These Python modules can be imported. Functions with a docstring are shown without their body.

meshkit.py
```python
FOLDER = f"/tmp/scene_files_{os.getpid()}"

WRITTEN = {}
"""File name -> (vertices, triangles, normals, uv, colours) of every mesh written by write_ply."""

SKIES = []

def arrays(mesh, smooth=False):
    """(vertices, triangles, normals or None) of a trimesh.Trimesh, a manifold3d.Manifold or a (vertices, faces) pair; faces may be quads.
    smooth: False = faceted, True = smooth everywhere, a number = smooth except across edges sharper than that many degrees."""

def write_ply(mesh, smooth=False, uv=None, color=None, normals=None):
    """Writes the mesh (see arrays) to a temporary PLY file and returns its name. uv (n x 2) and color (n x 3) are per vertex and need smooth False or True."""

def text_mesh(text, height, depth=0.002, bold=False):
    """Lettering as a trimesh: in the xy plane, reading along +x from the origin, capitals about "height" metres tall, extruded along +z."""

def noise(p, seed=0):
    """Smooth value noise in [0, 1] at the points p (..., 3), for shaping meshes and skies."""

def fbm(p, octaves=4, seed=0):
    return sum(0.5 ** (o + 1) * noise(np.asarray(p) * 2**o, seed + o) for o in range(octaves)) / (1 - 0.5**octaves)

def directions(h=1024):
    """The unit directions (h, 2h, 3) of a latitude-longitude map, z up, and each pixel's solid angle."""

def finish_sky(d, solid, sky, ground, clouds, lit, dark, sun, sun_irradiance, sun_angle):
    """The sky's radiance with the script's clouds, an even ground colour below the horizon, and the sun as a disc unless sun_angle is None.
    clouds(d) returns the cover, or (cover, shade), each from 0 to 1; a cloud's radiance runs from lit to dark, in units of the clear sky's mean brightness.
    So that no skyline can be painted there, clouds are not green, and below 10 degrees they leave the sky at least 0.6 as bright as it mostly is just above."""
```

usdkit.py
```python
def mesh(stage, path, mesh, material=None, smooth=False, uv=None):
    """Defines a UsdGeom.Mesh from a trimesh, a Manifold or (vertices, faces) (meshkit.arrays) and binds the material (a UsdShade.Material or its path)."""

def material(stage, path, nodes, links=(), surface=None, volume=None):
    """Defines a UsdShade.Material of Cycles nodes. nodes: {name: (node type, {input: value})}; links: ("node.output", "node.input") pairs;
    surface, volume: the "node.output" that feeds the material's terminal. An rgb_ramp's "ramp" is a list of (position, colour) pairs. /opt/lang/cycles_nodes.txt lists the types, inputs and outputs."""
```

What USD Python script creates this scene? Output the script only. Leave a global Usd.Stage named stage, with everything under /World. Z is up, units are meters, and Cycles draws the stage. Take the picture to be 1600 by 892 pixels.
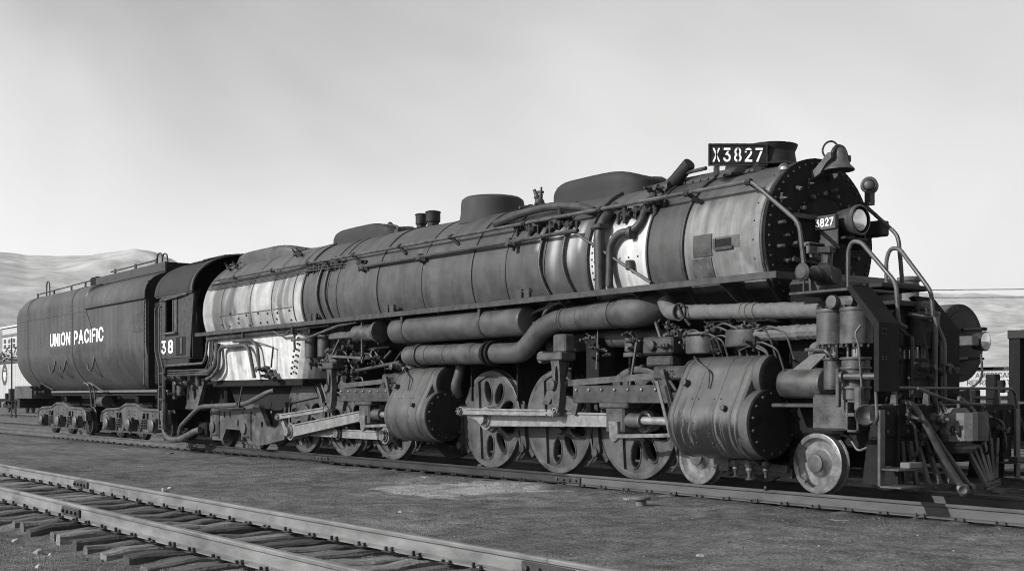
import math, random
import numpy as np, trimesh as T, manifold3d as MF, shapely, shapely.geometry as SG
import usdkit, meshkit
from meshkit import fbm
from pxr import Usd, UsdGeom, UsdLux, UsdShade, Sdf, Gf, Vt

stage = Usd.Stage.CreateInMemory()
UsdGeom.SetStageUpAxis(stage, 'Z')
UsdGeom.Xform.Define(stage, '/World')
UsdGeom.Scope.Define(stage, '/World/Looks')

# ------------------------------------------------------------------ camera, sky, sun, exposure
EXPOSURE = 0.70
SUN_AZ, SUN_EL = math.radians(13), math.radians(26)     # azimuth from -y towards -x
SKY_STRENGTH, SUN_INTENSITY = 0.102, 1.25
YAW = 0.931
cam = UsdGeom.Camera.Define(stage, '/World/camera')
ca, sa = math.cos(YAW), math.sin(YAW)
rows = [(ca, sa, 0, 0), (0, 0, 1, 0), (sa, -ca, 0, 0), (10.44, -13.57, 1.28, 1)]
cam.AddTransformOp().Set(Gf.Matrix4d(*[v for r in rows for v in r]))
cam.CreateHorizontalApertureAttr(36.0)
cam.CreateVerticalApertureAttr(36.0 * 892 / 1600)
cam.CreateFocalLengthAttr(36.0 * 1900 / 1600)
cam.CreateVerticalApertureOffsetAttr(36.0 * (619.2 - 446) / 1600)
cam.CreateHorizontalApertureOffsetAttr(0.0)
cam.CreateClippingRangeAttr(Gf.Vec2f(0.1, 20000))
cam.CreateExposureAttr(EXPOSURE)

to_sun = np.array([-math.sin(SUN_AZ) * math.cos(SUN_EL), -math.cos(SUN_AZ) * math.cos(SUN_EL), math.sin(SUN_EL)])
sky_mat = usdkit.material(stage, '/World/Looks/sky', {
    'sky': ('sky_texture', {'sky_type': 'single_scattering', 'sun_disc': False, 'sun_elevation': SUN_EL,
                            'sun_rotation': math.atan2(to_sun[0], to_sun[1]), 'aerosol_density': 2.0, 'air_density': 1.0}),
    'bw': ('rgb_to_bw', {}),
    'tc': ('texture_coordinate', {}),
    'map': ('mapping', {'scale': (2.2, 2.2, 2.2), 'rotation': (0.5, 0.3, 0.9)}),
    'n': ('noise_texture', {'scale': 1.0, 'detail': 4.0, 'roughness': 0.45, 'distortion': 0.6}),
    'r': ('rgb_ramp', {'ramp': [(0.36, (0.0,) * 3), (0.66, (0.34,) * 3)]}),
    'm': ('mix', {'mix_type': 'mix', 'color2': (9.0, 9.0, 9.0)}),
    'bg': ('background_shader', {'strength': SKY_STRENGTH})},
    [('sky.color', 'bw.color'), ('tc.generated', 'map.vector'), ('map.vector', 'n.vector'), ('n.fac', 'r.fac'), ('r.color', 'm.fac'), ('bw.val', 'm.color1'),
     ('m.color', 'bg.color')], surface='bg.background')
dome = UsdLux.DomeLight.Define(stage, '/World/sky')
UsdShade.MaterialBindingAPI.Apply(dome.GetPrim()).Bind(sky_mat)
dome.GetPrim().SetCustomDataByKey('kind', 'structure')
sun = UsdLux.DistantLight.Define(stage, '/World/sun')
sun.CreateNormalizeAttr(True); sun.CreateIntensityAttr(SUN_INTENSITY); sun.CreateAngleAttr(0.5)
sun.CreateColorAttr(Gf.Vec3f(1.0, 0.995, 0.985))
zx = to_sun / np.linalg.norm(to_sun); xx = np.cross([0, 0, 1.0], zx); xx /= np.linalg.norm(xx); yy = np.cross(zx, xx)
sun.AddTransformOp().Set(Gf.Matrix4d(*xx, 0, *yy, 0, *zx, 0, 0, 0, 30, 1))

# ------------------------------------------------------------------ materials
PAINT = 0.76
def mat(name, g, rough=0.55, metal=0.0, var=0.35, scale=6.0, fine=40.0, bump=0.004, tone=False, stretch=(1, 1, 1), spec=0.22):
    """One grey paint or metal: soft dirt, fine grain, a little relief. tone: the base grey comes from the mesh (stains and wear)."""
    g *= PAINT
    n = {'g': ('geometry', {}), 'map': ('mapping', {'scale': stretch}),
         'n': ('noise_texture', {'scale': scale, 'detail': 6.0, 'roughness': 0.62}),
         'f': ('noise_texture', {'scale': fine, 'detail': 3.0}),
         'r': ('rgb_ramp', {'ramp': [(0.28, (1 - var,) * 3), (0.72, (1 + var,) * 3)]}),
         'r2': ('rgb_ramp', {'ramp': [(0.3, (1 - var * 0.25,) * 3), (0.7, (1 + var * 0.25,) * 3)]}),
         'm': ('mix', {'mix_type': 'multiply', 'fac': 1.0, 'color1': (g, g, g)}),
         'm2': ('mix', {'mix_type': 'multiply', 'fac': 1.0}),
         'rr': ('map_range', {'from_min': 0.3, 'from_max': 0.7, 'to_min': rough - 0.1, 'to_max': min(1.0, rough + 0.12)}),
         'b': ('bump', {'height': 1.0, 'distance': bump, 'strength': 0.7}),
         'p': ('principled_bsdf', {'metallic': metal, 'roughness': rough, 'specular_ior_level': spec})}
    l = [('g.position', 'map.vector'), ('map.vector', 'n.vector'), ('g.position', 'f.vector'), ('n.fac', 'r.fac'), ('f.fac', 'r2.fac'), ('r.color', 'm.color2'),
         ('m.color', 'm2.color1'), ('r2.color', 'm2.color2'), ('m2.color', 'p.base_color'), ('n.fac', 'rr.value'), ('rr.result', 'p.roughness'),
         ('f.fac', 'b.height'), ('b.normal', 'p.normal')]
    if tone == 'streak':                                              # drips and rubbed streaks that run down round the shell
        n['sm'] = ('mapping', {'scale': (11, .9, .9)}); n['sn'] = ('noise_texture', {'scale': 1.0, 'detail': 6.0, 'roughness': 0.7, 'distortion': 0.5})
        n['sm2'] = ('mapping', {'scale': (4, .35, .35)}); n['sn2'] = ('noise_texture', {'scale': 1.0, 'detail': 4.0, 'roughness': 0.6, 'distortion': .4})
        n['sr'] = ('rgb_ramp', {'ramp': [(0.25, (.78,) * 3), (0.46, (.98,) * 3), (0.56, (1.03,) * 3), (0.72, (1.18,) * 3)]})
        n['sr2'] = ('rgb_ramp', {'ramp': [(0.3, (.7,) * 3), (0.5, (1.0,) * 3), (0.7, (1.2,) * 3)]})
        n['sx'] = ('mix', {'mix_type': 'multiply', 'fac': 1.0}); n['sy'] = ('mix', {'mix_type': 'multiply', 'fac': 1.0})
        l = [q for q in l if q[1] != 'p.base_color'] + [('g.position', 'sm.vector'), ('sm.vector', 'sn.vector'), ('sn.fac', 'sr.fac'), ('g.position', 'sm2.vector'), ('sm2.vector', 'sn2.vector'), ('sn2.fac', 'sr2.fac'),
             ('m2.color', 'sx.color1'), ('sr.color', 'sx.color2'), ('sx.color', 'sy.color1'), ('sr2.color', 'sy.color2'), ('sy.color', 'p.base_color')]
    if tone:
        n['a'] = ('attribute', {'attribute': 'tone'}); l.append(('a.color', 'm.color1'))
    return usdkit.material(stage, '/World/Looks/' + name, n, l, surface='p.BSDF')

M = dict(
    black=mat('black_paint', 0.015, 0.65, var=0.6, spec=0.2),
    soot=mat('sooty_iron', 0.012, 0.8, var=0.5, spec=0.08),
    iron=mat('weathered_iron', 0.026, 0.55, var=0.75, spec=0.32),
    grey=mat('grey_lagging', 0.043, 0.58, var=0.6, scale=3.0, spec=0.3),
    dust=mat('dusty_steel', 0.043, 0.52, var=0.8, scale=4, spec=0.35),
    tone=mat('stained_jacket', 0.1, 0.5, var=0.22, scale=4, fine=60, bump=0.002, tone='streak', spec=0.3),
    coupler=mat('dry_cast_steel', 0.085, 0.6, var=0.5, scale=6, spec=0.3),
    wheel=mat('wheel_casting', 0.041, 0.52, var=0.75, scale=3, spec=0.35),
    matte=mat('matte_tone', 0.1, 0.7, var=0.2, scale=5, fine=90, tone=True),
    steel=mat('polished_rod_steel', 0.22, 0.4, metal=0.5, var=0.3, scale=5, bump=0.0),
    worn=mat('worn_steel', 0.17, 0.33, metal=0.5, var=0.5, scale=6, bump=0.0),
    silver=mat('silver_paint', 0.55, 0.55, var=0.2, scale=5),
    wrap=mat('wrapped_lagging', 0.095, 0.75, var=0.3, scale=10, bump=0.008),
    white=mat('white_paint', 0.9, 0.6, var=0.08, scale=30, bump=0.001),
    glass=mat('lamp_lens', 0.75, 0.1, metal=1.0, var=0.1, bump=0.0),
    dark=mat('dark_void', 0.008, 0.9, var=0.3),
    pane=mat('window_pane', 0.02, 0.1, var=0.1, bump=0.0),
    rail_dark=mat('dark_rail_steel', 0.06, 0.65, var=0.4, scale=5, fine=70, stretch=(.35, 1, 1)),
    rail=mat('rail_steel', 0.135, 0.6, var=0.45, scale=5, fine=70, stretch=(.35, 1, 1)),
    tie=mat('weathered_timber', 0.075, 0.85, var=0.8, scale=3, fine=25, bump=0.02, stretch=(9, 0.8, 9)),
    tie_pale=mat('pale_timber', 0.13, 0.85, var=0.8, scale=3, fine=25, bump=0.02, stretch=(9, 0.8, 9)),
    tie_dark=mat('oily_timber', 0.04, 0.85, var=0.8, scale=3, fine=25, bump=0.02, stretch=(9, 0.8, 9)),
    stone=mat('pale_stone', 0.24, 0.85, var=0.3, scale=20),
    cinder=mat('cinder', 0.06, 0.95, var=0.7, scale=9, spec=0.1),
    concrete=mat('pale_render', 0.33, 0.8, var=0.12, scale=2),
    roof=mat('tar_roof', 0.12, 0.8, var=0.3),
    bush=mat('bush_leaves', 0.09, 0.8, var=0.6, scale=4),
)

def oily(name, dusty, zmid):
    """Dusty lagging that turns to wet black oil below zmid, with a ragged edge, runs and scratches."""
    return usdkit.material(stage, '/World/Looks/' + name, {
        'g': ('geometry', {}), 'xyz': ('separate_xyz', {}),
        'm1': ('mapping', {'scale': (5, 2, 1.4)}), 'n1': ('noise_texture', {'scale': 1.0, 'detail': 8.0, 'roughness': 0.65}),
        'm2': ('mapping', {'scale': (13, 1.2, 1.2)}), 'n2': ('noise_texture', {'scale': 1.0, 'detail': 5.0, 'roughness': 0.6, 'distortion': .7}),
        'n3': ('noise_texture', {'scale': 2.2, 'detail': 6.0, 'roughness': 0.7}), 'n4': ('noise_texture', {'scale': 60.0, 'detail': 3.0}),
        'a': ('math', {'math_type': 'multiply_add', 'value2': 1.6, 'value3': -0.8}), 'b': ('math', {'math_type': 'add'}), 'c': ('map_range', {'from_min': zmid - .18, 'from_max': zmid + .18, 'clamp': True}),
        'dust': ('rgb_ramp', {'ramp': [(0.28, (dusty * .3,) * 3), (0.45, (dusty * .9,) * 3), (0.55, (dusty * 1.1,) * 3), (0.68, (dusty * 1.9,) * 3)]}),
        'oil': ('rgb_ramp', {'ramp': [(0.0, (.006,) * 3), (0.55, (.010,) * 3), (0.62, (.075,) * 3), (0.66, (.012,) * 3), (1.0, (.02,) * 3)]}),
        'mix': ('mix', {}), 'runs': ('rgb_ramp', {'ramp': [(0.3, (.75,) * 3), (0.42, (1.0,) * 3), (0.6, (1.0,) * 3), (0.7, (1.25,) * 3)]}), 'mm': ('mix', {'mix_type': 'multiply', 'fac': 1.0}),
        'ro': ('map_range', {'to_min': 0.28, 'to_max': 0.6}), 'bp': ('bump', {'distance': 0.004, 'strength': 0.8}), 'p': ('principled_bsdf', {'specular_ior_level': 0.5})},
        [('g.position', 'xyz.vector'), ('g.position', 'm1.vector'), ('m1.vector', 'n1.vector'), ('g.position', 'm2.vector'), ('m2.vector', 'n2.vector'), ('g.position', 'n3.vector'), ('g.position', 'n4.vector'),
         ('n1.fac', 'a.value1'), ('a.value', 'b.value1'), ('xyz.z', 'b.value2'), ('b.value', 'c.value'), ('n3.fac', 'dust.fac'), ('n2.fac', 'oil.fac'), ('c.result', 'mix.fac'), ('oil.color', 'mix.color1'), ('dust.color', 'mix.color2'),
         ('n2.fac', 'runs.fac'), ('mix.color', 'mm.color1'), ('runs.color', 'mm.color2'), ('mm.color', 'p.base_color'), ('c.result', 'ro.value'), ('ro.result', 'p.roughness'), ('n4.fac', 'bp.height'), ('bp.normal', 'p.normal')], surface='p.BSDF')
M['oily'] = oily('oily_front_lagging', .029, 1.06); M['oily_rear'] = oily('oily_rear_lagging', .028, .62)

# ------------------------------------------------------------------ scene writing
COUNT = {}
def numbered(parent, name):
    k = (parent, name); i = COUNT.get(k, -1) + 1; COUNT[k] = i
    return f'{parent}/{name}' if i == 0 else f'{parent}/{name}_{i:03d}'
def tag(prim, label=None, cat=None, group=None, kind=None):
    for k, v in (('label', label), ('category', cat), ('group', group), ('kind', kind)):
        if v: prim.SetCustomDataByKey(k, v)
def thing(name, label, cat, group=None, kind=None):
    p = numbered('/World', name); x = UsdGeom.Xform.Define(stage, p)
    tag(x.GetPrim(), label, cat, group, kind); return p
def part(parent, name, mesh, m, smooth=32, label=None, kind=None, tone=None, cat=None, group=None, each=False):
    if each: return [part(parent, name, m_, m, smooth, label, kind, tone, cat, group) for m_ in mesh][0]
    if isinstance(mesh, (list, tuple)): mesh = cat_(mesh)
    p = numbered(parent, name)
    prim = usdkit.mesh(stage, p, mesh, M[m] if isinstance(m, str) else m, smooth=smooth)
    if tone is not None:
        v = np.array(prim.GetPointsAttr().Get()); t = np.asarray(tone(v), np.float32) * PAINT
        UsdGeom.PrimvarsAPI(prim).CreatePrimvar('tone', Sdf.ValueTypeNames.Color3fArray, 'vertex').Set(Vt.Vec3fArray.FromNumpy(np.repeat(t[:, None], 3, 1)))
    tag(prim.GetPrim(), label, cat, group, kind)
    return p
def top(name, mesh, m, label, cat, group=None, kind=None, smooth=32, tone=None):
    return part('/World', name, mesh, m, smooth, label, kind, tone, cat, group)

# ------------------------------------------------------------------ shapes
def cat_(l): return T.util.concatenate(list(l))
def box(x0, x1, y0, y1, z0, z1, c=0.0):
    if x0 > x1: x0, x1 = x1, x0
    if y0 > y1: y0, y1 = y1, y0
    if z0 > z1: z0, z1 = z1, z0
    if not c:
        b = T.creation.box((x1 - x0, y1 - y0, z1 - z0)); b.apply_translation(((x0 + x1) / 2, (y0 + y1) / 2, (z0 + z1) / 2)); return b
    c = min(c, (x1 - x0) * .4, (y1 - y0) * .4, (z1 - z0) * .4)
    P = []
    for x, sx in ((x0, 1), (x1, -1)):
        for y, sy in ((y0, 1), (y1, -1)):
            for z, sz in ((z0, 1), (z1, -1)):
                P += [(x, y + sy * c, z + sz * c), (x + sx * c, y, z + sz * c), (x + sx * c, y + sy * c, z)]
    return T.convex.convex_hull(np.array(P))
def frame_of(d):
    d = np.asarray(d, float); d = d / np.linalg.norm(d)
    a = np.array([0, 0, 1.0]) if abs(d[2]) < .9 else np.array([1.0, 0, 0])
    u = np.cross(a, d); u /= np.linalg.norm(u); return u, np.cross(d, u), d
def lathe(prof, o, d, n=24, sweep=2 * math.pi, start=0.0, cap=True):
    """prof: (distance along d, radius) pairs."""
    u, v, d = frame_of(d); o = np.asarray(o, float)
    closed = sweep > 6.28; k = n if closed else n + 1
    th = start + np.arange(k) * sweep / n
    ring = np.cos(th)[:, None] * u + np.sin(th)[:, None] * v
    V = np.concatenate([o + t * d + r * ring for t, r in prof]); F = []
    for i in range(len(prof) - 1):
        for j in range(n):
            a, b = i * k + j, i * k + (j + 1) % k; F += [(a, b, b + k), (a, b + k, a + k)]
    m = T.Trimesh(V, F, process=False)
    if closed and cap:
        extra = []
        for i, s in ((0, 1), (len(prof) - 1, -1)):
            if prof[i][1] > 1e-6:
                c = len(m.vertices) + len(extra); extra.append(o + prof[i][0] * d)
                F += [((c, i * k + (j + 1) % k, i * k + j) if s > 0 else (c, i * k + j, i * k + (j + 1) % k)) for j in range(n)]
        m = T.Trimesh(np.vstack([V] + [np.array(extra)] if extra else [V]), F, process=False)
        m.merge_vertices(); m.update_faces(m.nondegenerate_faces())
    return m
def cyl(p, q, r, r2=None, n=16):
    p, q = np.asarray(p, float), np.asarray(q, float)
    return lathe([(0, r), (np.linalg.norm(q - p), r if r2 is None else r2)], p, q - p, n)
def rcyl(p, q, r, b=0.02, n=24):
    p, q = np.asarray(p, float), np.asarray(q, float); L = np.linalg.norm(q - p)
    return lathe([(0, r - b), (b * .3, r - b * .3), (b, r), (L - b, r), (L - b * .3, r - b * .3), (L, r - b)], p, q - p, n)
def fillet(pts, rad, k=5):
    pts = [np.asarray(p, float) for p in pts]; out = [pts[0]]
    for i in range(1, len(pts) - 1):
        a, b, c = pts[i - 1], pts[i], pts[i + 1]
        la, lc = np.linalg.norm(a - b), np.linalg.norm(c - b)
        e = min(rad, la * .48, lc * .48); s, t = b + (a - b) / la * e, b + (c - b) / lc * e
        for j in range(k + 1):
            w = j / k; out.append((1 - w) ** 2 * s + 2 * w * (1 - w) * b + w * w * t)
    return out + [pts[-1]]
def tube(pts, r, n=8, bend=0.12, k=5, rib=0.0):
    pts = fillet(pts, bend, k) if len(pts) > 2 else [np.asarray(p, float) for p in pts]
    P = [pts[0]]
    for p in pts[1:]:
        if np.linalg.norm(p - P[-1]) > 1e-4: P.append(p)
    P = np.array(P)
    if rib:                                                         # wound lagging: many rings of slightly uneven radius
        s = np.r_[0, np.cumsum(np.linalg.norm(np.diff(P, axis=0), axis=1))]
        q = np.linspace(0, s[-1], int(s[-1] / .035) + 2); P = np.stack([np.interp(q, s, P[:, i]) for i in range(3)], 1)
    tan = np.gradient(P, axis=0); tan /= np.linalg.norm(tan, axis=1)[:, None]
    u, v, _ = frame_of(tan[0]); V = []; rg = np.random.default_rng(len(P))
    R = np.broadcast_to(np.asarray(r, float), (len(P),)) if np.ndim(r) == 0 else np.interp(np.linspace(0, 1, len(P)), np.linspace(0, 1, len(r)), r)
    for i, p in enumerate(P):
        u = u - tan[i] * (u @ tan[i]); u /= np.linalg.norm(u); v = np.cross(tan[i], u)
        th = np.arange(n) * 2 * math.pi / n
        V.append(p + (R[i] + rib * (rg.random() - .5)) * (np.cos(th)[:, None] * u + np.sin(th)[:, None] * v))
    V = np.concatenate(V); F = []
    for i in range(len(P) - 1):
        for j in range(n):
            a, b = i * n + j, i * n + (j + 1) % n; F += [(a, b, b + n), (a, b + n, a + n)]
    e = len(P) - 1
    for j in range(1, n - 1): F += [(0, j + 1, j), (e * n, e * n + j, e * n + j + 1)]
    return T.Trimesh(V, F, process=False)
def prism(poly, plane, a, b):
    """poly: shapely polygon or points in 'xz' | 'yz' | 'xy', extruded from a to b along the third axis."""
    if not isinstance(poly, SG.base.BaseGeometry): poly = SG.Polygon(poly)
    if not poly.is_valid: poly = poly.buffer(0)
    ms = []
    for g in getattr(poly, 'geoms', [poly]):
        m = T.creation.extrude_polygon(g, abs(b - a), engine='earcut'); V = np.array(m.vertices); lo = min(a, b)
        W = {'xz': np.stack([V[:, 0], lo + V[:, 2], V[:, 1]], 1), 'yz': np.stack([lo + V[:, 2], V[:, 0], V[:, 1]], 1), 'xy': np.stack([V[:, 0], V[:, 1], lo + V[:, 2]], 1)}[plane]
        m = T.Trimesh(W, m.faces, process=False)
        if plane == 'xz': m.invert()
        ms.append(m)
    return cat_(ms)
def loft(rings, closed=True, cap=True):
    k = len(rings[0]); V = np.concatenate([np.asarray(r, float) for r in rings]); F = []
    for i in range(len(rings) - 1):
        for j in range(k if closed else k - 1):
            a, b = i * k + j, i * k + (j + 1) % k; F += [(a, b, b + k), (a, b + k, a + k)]
    if cap and closed:
        for i, s in ((0, 1), (len(rings) - 1, -1)):
            c = len(V); V = np.vstack([V, np.asarray(rings[i], float).mean(0)])
            F += [((c, i * k + (j + 1) % k, i * k + j) if s > 0 else (c, i * k + j, i * k + (j + 1) % k)) for j in range(k)]
    m = T.Trimesh(V, F, process=False); m.merge_vertices(); m.update_faces(m.nondegenerate_faces())
    if m.is_watertight and m.volume < 0: m.invert()
    return m
def bar(p, q, w, h):
    """A flat bar from p to q: w across (in y as far as possible), h high."""
    p, q = np.asarray(p, float), np.asarray(q, float); d = q - p; L = np.linalg.norm(d); d /= L
    u = np.array([0, 1.0, 0]); u = u - d * (u @ d)
    if np.linalg.norm(u) < .1: u = np.array([1.0, 0, 0]) - d * d[0]
    u /= np.linalg.norm(u); v = np.cross(d, u)
    m = T.creation.box((L, w, h)); R = np.eye(4); R[:3, 0], R[:3, 1], R[:3, 2], R[:3, 3] = d, u, v, (p + q) / 2
    m.apply_transform(R); return m
def dome_(o, d, r, n=8): return lathe([(0, r), (r * .5, r * .82), (r * .8, r * .45), (r * .92, 0)], o, d, n)
def rivets(pts, d, r=0.016):
    return cat_([dome_(p, dd, r, 6) for p, dd in zip(pts, d if np.ndim(d) > 1 else [d] * len(pts))])
def ring_arc(r0, r1, y0, y1, cx, cz, a0, a1, n=24):
    t = np.radians(np.linspace(a0, a1, n)); o = [(cx + r1 * math.cos(a), cz + r1 * math.sin(a)) for a in t] + [(cx + r0 * math.cos(a), cz + r0 * math.sin(a)) for a in t[::-1]]
    return prism(o, 'xz', y0, y1)
def letters(text, h, depth, bold=True):
    m = meshkit.text_mesh(text, h, depth, bold); b = m.bounds
    m.apply_translation((-b[0][0], -b[0][1], 0)); return m
def to_side(m, x0, y, z0, w=None):
    """Lettering on a wall facing -y: reads towards +x."""
    m = m.copy(); s = 1.0 if w is None else w / (m.bounds[1][0]); V = np.array(m.vertices)
    r = T.Trimesh(np.stack([x0 + V[:, 0] * s, y - V[:, 2], z0 + V[:, 1]], 1), m.faces, process=False); return r
def ellipse(cx, cz, a, b, ang=0, n=18):
    t = np.arange(n) * 2 * math.pi / n; c, s = math.cos(ang), math.sin(ang)
    return SG.Polygon([(cx + a * math.cos(k) * c - b * math.sin(k) * s, cz + a * math.cos(k) * s + b * math.sin(k) * c) for k in t])
def mirror(m):
    r = m.copy(); r.vertices = r.vertices * [1, -1, 1]; r.invert(); return r
def valve(p, s=1.0, seed=0, d=(0, -1, 0)):
    """A small brass valve or fitting: body, bonnet, stem, hand wheel and two pipe unions."""
    rg = random.Random(seed); p = np.asarray(p, float); d = np.asarray(d, float); o = []
    o.append(lathe([(0, .03), (.02, .06), (.07, .065), (.11, .04), (.14, .045), (.17, .025), (.24, .02)], p, d, 10))
    a = np.array([[1.0, 0, .1], [.1, 0, 1.0], [.8, 0, -.3]][rg.randrange(3)]); a /= np.linalg.norm(a)
    o.append(cyl(p + d * .04 - a * .12, p + d * .04 + a * .12, .032, n=8)); o.append(cyl(p + d * .05 + a * .12, p + d * .05 + a * .15, .05, n=6))
    if rg.random() < .35: o.append(lathe([(0, .035), (.012, .052), (.024, .035)], p + d * .23, d, 10))
    m = cat_(o); m.vertices = (m.vertices - p) * s + p; return m
def n3(v, sx, sy, sz, o=4, seed=0): return fbm(v * np.array([sx, sy, sz]), o, seed)
def sstep(x, a, b): t = np.clip((x - a) / (b - a), 0, 1); return t * t * (3 - 2 * t)
# ==================================================================
# ------------------------------------------------------------------ ground
FG = -8.33                                                          # centre of the foreground track
def height(x, y):
    p = np.stack([x, y, 0 * x], -1)
    h = -0.235 + 0.05 * (fbm(p * .35, 3, 1) - .5) + 0.035 * (fbm(p * 1.6, 3, 2) - .5) + 0.035 * (fbm(p * 6, 3, 3) - .5) + .05 * (fbm(p * 1.1 + 9, 3, 6) - .5)
    d = np.abs(y - FG)
    h -= 0.035 * (1 - sstep(d, 1.25, 1.75)) + 0.07 * sstep(-(y - FG), .9, 1.5)
    h += 0.045 * np.exp(-((np.abs(y) - 1.05) / .45) ** 2)              # cinders heaped against the engine's track
    h -= 0.03 * (1 - sstep(np.abs(y), .4, .7))
    return h - 0.0 * x
def spaced(lo, hi, fine, a, b, grow=1.25):
    o = list(np.arange(a, b, fine)); s = fine; x = o[-1]
    while x < hi: s *= grow; x += s; o.append(x)
    s = fine; x = o[0]
    while x > lo: s *= grow; x -= s; o.insert(0, x)
    return np.array(o)
gx, gy = spaced(-7000, 3000, .07, -13, 5, 1.12), spaced(-400, 8000, .07, -11.6, -.5, 1.12)
X, Y = np.meshgrid(gx, gy, indexing='ij')
Z = height(X, Y); far = np.hypot(X, Y); Z = np.where(far > 150, -0.25, Z)
V = np.stack([X, Y, Z], -1).reshape(-1, 3); a, b = len(gx), len(gy)
i, j = np.meshgrid(np.arange(a - 1), np.arange(b - 1), indexing='ij'); q = (i * b + j).ravel()
gmesh = T.Trimesh(V, np.concatenate([np.stack([q, q + b, q + b + 1], 1), np.stack([q, q + b + 1, q + 1], 1)]), process=False)
ground_mat = usdkit.material(stage, '/World/Looks/cinder_ground', {
    'g': ('geometry', {}), 'a': ('attribute', {'attribute': 'tone'}),
    'n1': ('noise_texture', {'scale': 3.2, 'detail': 7.0, 'roughness': 0.7}), 'n2': ('noise_texture', {'scale': 26.0, 'detail': 5.0, 'roughness': 0.7}),
    'v': ('voronoi_texture', {'scale': 55.0, 'feature': 'f1'}), 'n3': ('noise_texture', {'scale': 95.0, 'detail': 2.0}), 'r3': ('rgb_ramp', {'ramp': [(0.3, (.45,) * 3), (0.5, (1.0,) * 3), (0.7, (1.7,) * 3)]}), 'm3': ('mix', {'mix_type': 'multiply', 'fac': 1.0}),
    'r1': ('rgb_ramp', {'ramp': [(0.3, (.5,) * 3), (0.5, (1.0,) * 3), (0.72, (1.5,) * 3)]}), 'r2': ('rgb_ramp', {'ramp': [(0.3, (.35,) * 3), (0.5, (1.0,) * 3), (0.7, (1.8,) * 3)]}),
    'm1': ('mix', {'mix_type': 'multiply', 'fac': 1.0}), 'm2': ('mix', {'mix_type': 'multiply', 'fac': 1.0}),
    'add': ('math', {'math_type': 'add'}), 'b': ('bump', {'strength': 1.0, 'distance': 0.06}), 'p': ('principled_bsdf', {'roughness': 0.95, 'specular_ior_level': 0.1})},
    [('g.position', 'n1.vector'), ('g.position', 'n2.vector'), ('g.position', 'v.vector'), ('n1.fac', 'r1.fac'), ('n2.fac', 'r2.fac'), ('a.color', 'm1.color1'), ('r1.color', 'm1.color2'),
     ('m1.color', 'm2.color1'), ('r2.color', 'm2.color2'), ('m2.color', 'm3.color1'), ('g.position', 'n3.vector'), ('n3.fac', 'r3.fac'), ('r3.color', 'm3.color2'), ('m3.color', 'p.base_color'), ('n2.fac', 'add.value1'), ('v.distance', 'add.value2'), ('add.value', 'b.height'), ('b.normal', 'p.normal')], surface='p.BSDF')
def ground_tone(v):
    g = .168 * (.5 + 1.0 * n3(v, .5, .5, 0, 4, 11)) * (.6 + .8 * n3(v, 3.5, 3.5, 0, 4, 12))
    e = ((.6 * (v[:, 0] + 6.0) + .8 * (v[:, 1] + 2.5)) / 1.35) ** 2 + ((-.8 * (v[:, 0] + 6.0) + .6 * (v[:, 1] + 2.5)) / 1.7) ** 2      # pale spilled sand beside the drivers
    f = sstep(n3(v, 1.3, 1.3, 0, 4, 13) + .56 - .42 * e, .50, .74) * (e < 3)
    g = g * (1 - f) + .42 * f
    f2 = sstep(n3(v, .9, 2.2, 0, 5, 17), .58, .74) * .55
    g = g * (1 - f2) + .17 * f2
    t = sstep(np.abs(v[:, 1]), .9, 1.6)                                 # oil between the rails of the engine's track
    return g * (.55 + .45 * t)
part('/World', 'ground', gmesh, ground_mat, smooth=True, kind='structure', tone=ground_tone,
     label='dark cinder ground of the railway yard')

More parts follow.
